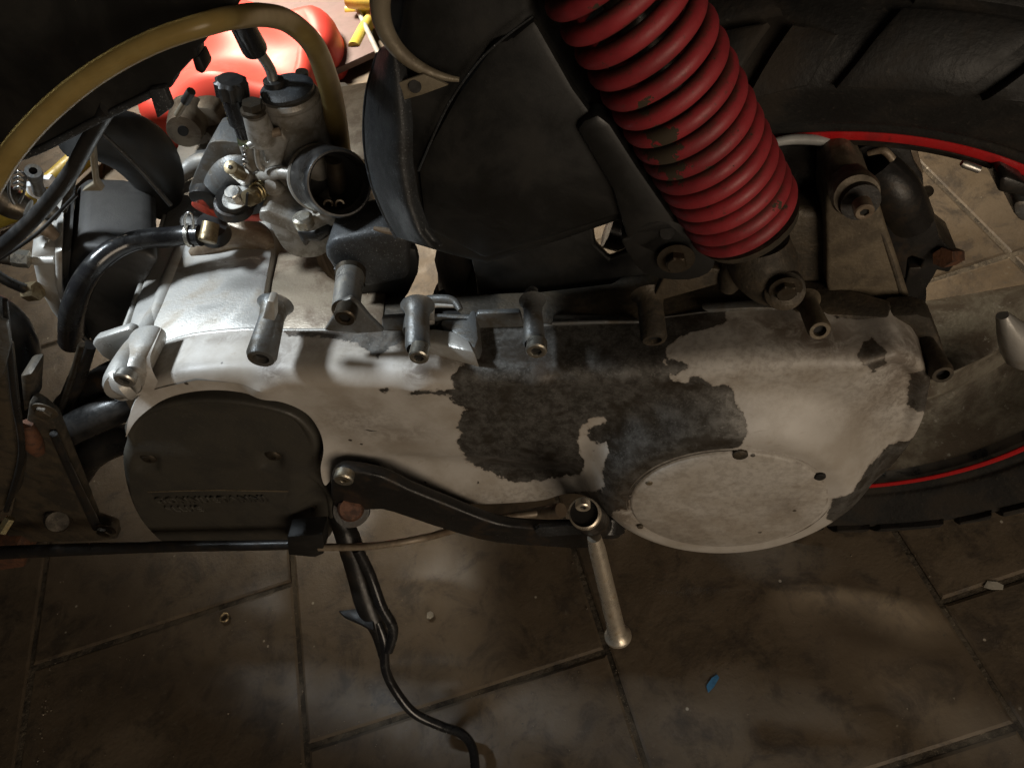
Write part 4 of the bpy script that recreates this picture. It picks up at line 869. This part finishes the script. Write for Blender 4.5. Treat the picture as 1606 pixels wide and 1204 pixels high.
tube('floor_bar', [(-40, 868, -.018, 11), (100, 862, -.018, 10), (250, 857, -.018, 9), (380, 855, -.018, 8), (500, 852, -.018, 7)], 0, 'black_paint_metal', scooter, seg=14)
tube('brake_cable', [(500, 858, -.02), (580, 856, -.018), (650, 846, -.010), (700, 834, .006), (760, 816, .03), (880, 800, .05)], 6, 'cast_alloy_brown', scooter, seg=12)
slab('cable_guide', [(450, 842), (506, 838), (508, 868), (494, 874), (452, 870)], -.022, -.006, .0012, 'black_plastic', scooter)
tube('lower_tube', [(880, 800, .04, 12), (820, 812, .05, 12), (760, 822, .06, 9)], 0, 'cast_alloy_brown', scooter)
# left side: hoses, tubes and the rusty engine link
lf = empty('lower_frame', scooter)
tube('coolant_pipe', [(-40, 470, .075, 22), (-4, 492, .07, 28), (20, 522, .07, 30), (26, 570, .07, 34), (14, 640, .07, 32), (-20, 720, .07, 34)], 0, 'black_rubber', lf, seg=20)
tube('frame_tube', [(142, 540, .07, 9), (122, 590, .07, 13), (100, 650, .07, 15), (84, 700, .07, 15)], 0, 'black_paint_metal', lf)
tube('frame_tube', [(210, 630, .06, 24), (160, 650, .05, 26), (110, 674, .045, 24), (70, 700, .04, 22)], 0, 'black_rubber', lf, seg=20)
tube('frame_tube', [(215, 570, .08, 22), (170, 600, .08, 30), (110, 640, .08, 26)], 0, 'black_paint_metal', lf)
tube('lower_hose', [(215, 684, .07, 22), (172, 694, .07, 26), (136, 716, .07, 26), (110, 760, .07, 22)], 0, 'black_rubber', lf, seg=18)
tube('frame_tube', [(128, 540, .055, 5), (110, 600, .055, 5), (92, 650, .055, 5)], 0, 'dark_steel', lf)
slab('engine_link', [(44, 632), (60, 640), (84, 660), (150, 820), (180, 830), (184, 846), (150, 850), (36, 852), (8, 846), (20, 790), (30, 730)], .012, .024, .003, 'dirty_alloy_dark', lf)
tube('link_edge', [(84, 680, .008, 6), (120, 760, .008, 6), (152, 826, .008, 7)], 0, 'black_paint_metal', lf, seg=10)
hexhead('link_bush', (66, 652, .006), 13, 'dirty_alloy_dark', lf, washer=1.5)
tube('rusty_bush', [(42, 664, .010, 9), (50, 690, .008, 15), (60, 708, .008, 10)], 0, 'rusty', lf, seg=14)
hexhead('link_bolt', (162, 838, .0), 12, 'dark_steel', lf)
lpx('link_pivot', (90, 818, .005), (94, 806, .02), [(0, 16), (.2, 20), (1, 20)], 'dirty_alloy_dark', lf)
slab('front_bracket', [(-40, 560), (6, 560), (16, 640), (30, 740), (24, 780), (-40, 850)], -.005, .01, .003, 'dirty_alloy_dark', lf)
tube('bracket_edge', [(8, 470, -.01, 4), (14, 540, -.01, 5), (22, 620, -.01, 5), (34, 710, -.01, 5), (10, 800, -.01, 4)], 0, 'black_paint_metal', lf, seg=10)
slab('bright_blade', [(-10, 500), (10, 506), (16, 540), (4, 590), (-10, 600)], -.015, -.012, .0008, 'cast_alloy_grey', lf)
lpx('adjuster_nut', (2, 834, -.02), (16, 812, -.01), [(0, 8, 'h'), (1, 8, 'h')], 'yellow_zinc', lf, 24)
slab('rusty_foot', [(-30, 860), (24, 858), (38, 866), (38, 890), (-30, 900)], .0, .03, .003, 'rusty', lf)
slab('bellows_end', [(30, 590), (50, 586), (48, 640), (36, 650)], .02, .04, .003, 'dirty_alloy_dark', lf)

# ================================================================= things around the scooter
def top(o, label, cat_, group=None): o.matrix_world = BM@o.matrix_world if o.parent is None else o.matrix_world; return tag(o, label, cat_, group)
def placed(o, label, cat_): o.matrix_world = BM; return tag(o, label, cat_)
# red plastic jerrycan-like bag lying behind the engine
def lying(name, pl, hgt, m):
    P2 = [(WZ(*p).x, WZ(*p).y) for p in cat(pl, 5, True)]; c = np.mean(P2, 0)
    def f(Q): return .022*np.sin(Q[:, 0]*19+Q[:, 1]*8+1)*np.cos(Q[:, 1]*13-Q[:, 0]*7)+.006*np.sin(Q[:, 0]*34+4*np.sin(Q[:, 1]*9))
    o = ringloft(name, P2, 0, -hgt, .045, f, [(c[0]-.08, c[1]-.02), (c[0]+.08, c[1]+.02)], m, None, n=180, rings=30)
    o.data.transform(Matrix(((1, 0, 0, 0), (0, 0, 1, 0), (0, -1, 0, 0), (0, 0, 0, 1)))); return o
red = lying('plastic_bag', [(240, 215), (246, 150), (290, 96), (350, 62), (420, 56), (470, 66), (500, 62), (530, 62), (546, 78), (548, 104), (538, 124), (520, 130), (512, 160), (498, 188), (470, 206), (380, 222), (280, 232)], .085, 'red_plastic')
tag(red, 'bright red glossy plastic bag behind the carburettor', 'bag')

board = bpy.data.objects
pb = [WZ(330, -30, .012), WZ(540, -30, .012), WZ(594, 88, .012), WZ(520, 122, .012), WZ(330, 150, .012)]
bo = prism('board', pb, (0, 0, .012), .001, 'mauve_board', None); tag(bo, 'flat mauve board with a pale edge lying on the floor behind the red bag', 'board')
be = tubev('board_edge', [WZ(538, -34, .028), WZ(566, 26, .028), WZ(596, 90, .028)], .005, 'pale_edge', bo, 8)
ch = None
def wtube(name, pts, r, m, label, cat_, n=8):
    P = [WZ(*p) for p in pts]; P = [Vector(p) for p in cat([tuple(p) for p in P], n)]
    return tag(tubev(name, P, r, m, None, 16), label, cat_)
wtube('hose', [(548, 0, .05), (580, 3, .05), (620, 4, .05)], .016, 'yellow_plastic', 'thick pale yellow hose running level at the top edge behind the air box', 'hose')
wtube('hose', [(600, -20, .03), (588, 20, .025), (572, 46, .02), (556, 76, .02)], .013, 'yellow_plastic', 'pale yellow hose bending down beside the mauve board', 'hose')
wtube('hose', [(545, 18, .02), (570, 16, .02), (600, 8, .02)], .012, 'yellow_plastic', 'short yellow hose end tucked below the thick level one', 'hose')
wtube('hose', [(-20, 345, .03), (40, 320, .03), (90, 282, .03), (125, 250, .03), (150, 230, .03)], .02, 'yellow_plastic', 'yellow hose on the floor seen behind the cylinder head', 'hose')
wtube('wire', [(92, 310, .05), (110, 285, .05), (130, 262, .05)], .003, 'green_zinc', 'thin green wire crossing the yellow hose behind the cylinder head', 'wire')
# floor litter
def scrap(name, px, py, sx, sy, m, rz, label, cat_, h=.0008):
    c = WZ(px, py, .0006); r = random.Random(px); R = Matrix.Rotation(rz, 3, 'Z')
    pts = [c+R@Vector((sx*x, sy*y, 0)) for x, y in ((-.5, -.35), (-.1, -.5), (.45, -.3), (.5, .2), (.2, .5), (-.3, .42))]
    return tag(prism(name, pts, (0, 0, h), 0, m, None), label, cat_)
scrap('paper_scrap', 1117, 1071, .018, .006, 'blue_scrap', .55, 'small blue scrap on the brown tile right of the kick pedal', 'scrap')
scrap('paper_scrap', 1558, 918, .016, .008, 'pale_scrap', -.5, 'small off-white scrap at the right edge of the floor', 'scrap')
scrap('pebble', 675, 965, .007, .007, 'pale_scrap', 0, 'pale round crumb on the dark tile right of the side stand', 'crumb', .003)
scrap('pebble', 568, 884, .010, .007, 'pale_scrap', .3, 'pale flat crumb in the grey light streak behind the stand', 'crumb', .002)
rg = tubev('washer', [WZ(352, 968, .002)+Vector((.0045*math.cos(t*math.pi/8), .0045*math.sin(t*math.pi/8), 0)) for t in range(17)], .0011, 'brass', None, 6)
tag(rg, 'tiny brass ring lying in the tile joint below the engine', 'ring')
gr = random.Random(9); vs = []; fs = []
for k in range(300):
    if k % 2: px, py = gr.uniform(0, 1606), gr.uniform(860, 1204)
    else:
        a, b = gr.choice([((957, 1000), (1003, 1204)), ((465, 870), (470, 1204)), ((185, 1038), (465, 950)), ((480, 1150), (957, 1045)), ((100, 900), (60, 1200))]); t = gr.random(); px = a[0]+(b[0]-a[0])*t+gr.gauss(0, 4); py = a[1]+(b[1]-a[1])*t+gr.gauss(0, 4)
    c = WZ(px, py, 0); s = abs(gr.gauss(0, .0005))+.0003; i = len(vs)
    vs += [c+Vector((gr.uniform(.5, 1.3)*s*math.cos(q+.3), gr.uniform(.5, 1.3)*s*math.sin(q+.3), 0)) for q in (0, 2.1, 4.2)]+[c+Vector((0, 0, s))]
    fs += [(i, i+1, i+3), (i+1, i+2, i+3), (i+2, i, i+3)]
gt = mk('floor_grit', vs, fs, 'grit', None, 0); tag(gt, 'loose pale grit scattered over the dark tiles', 'grit', kind='stuff')
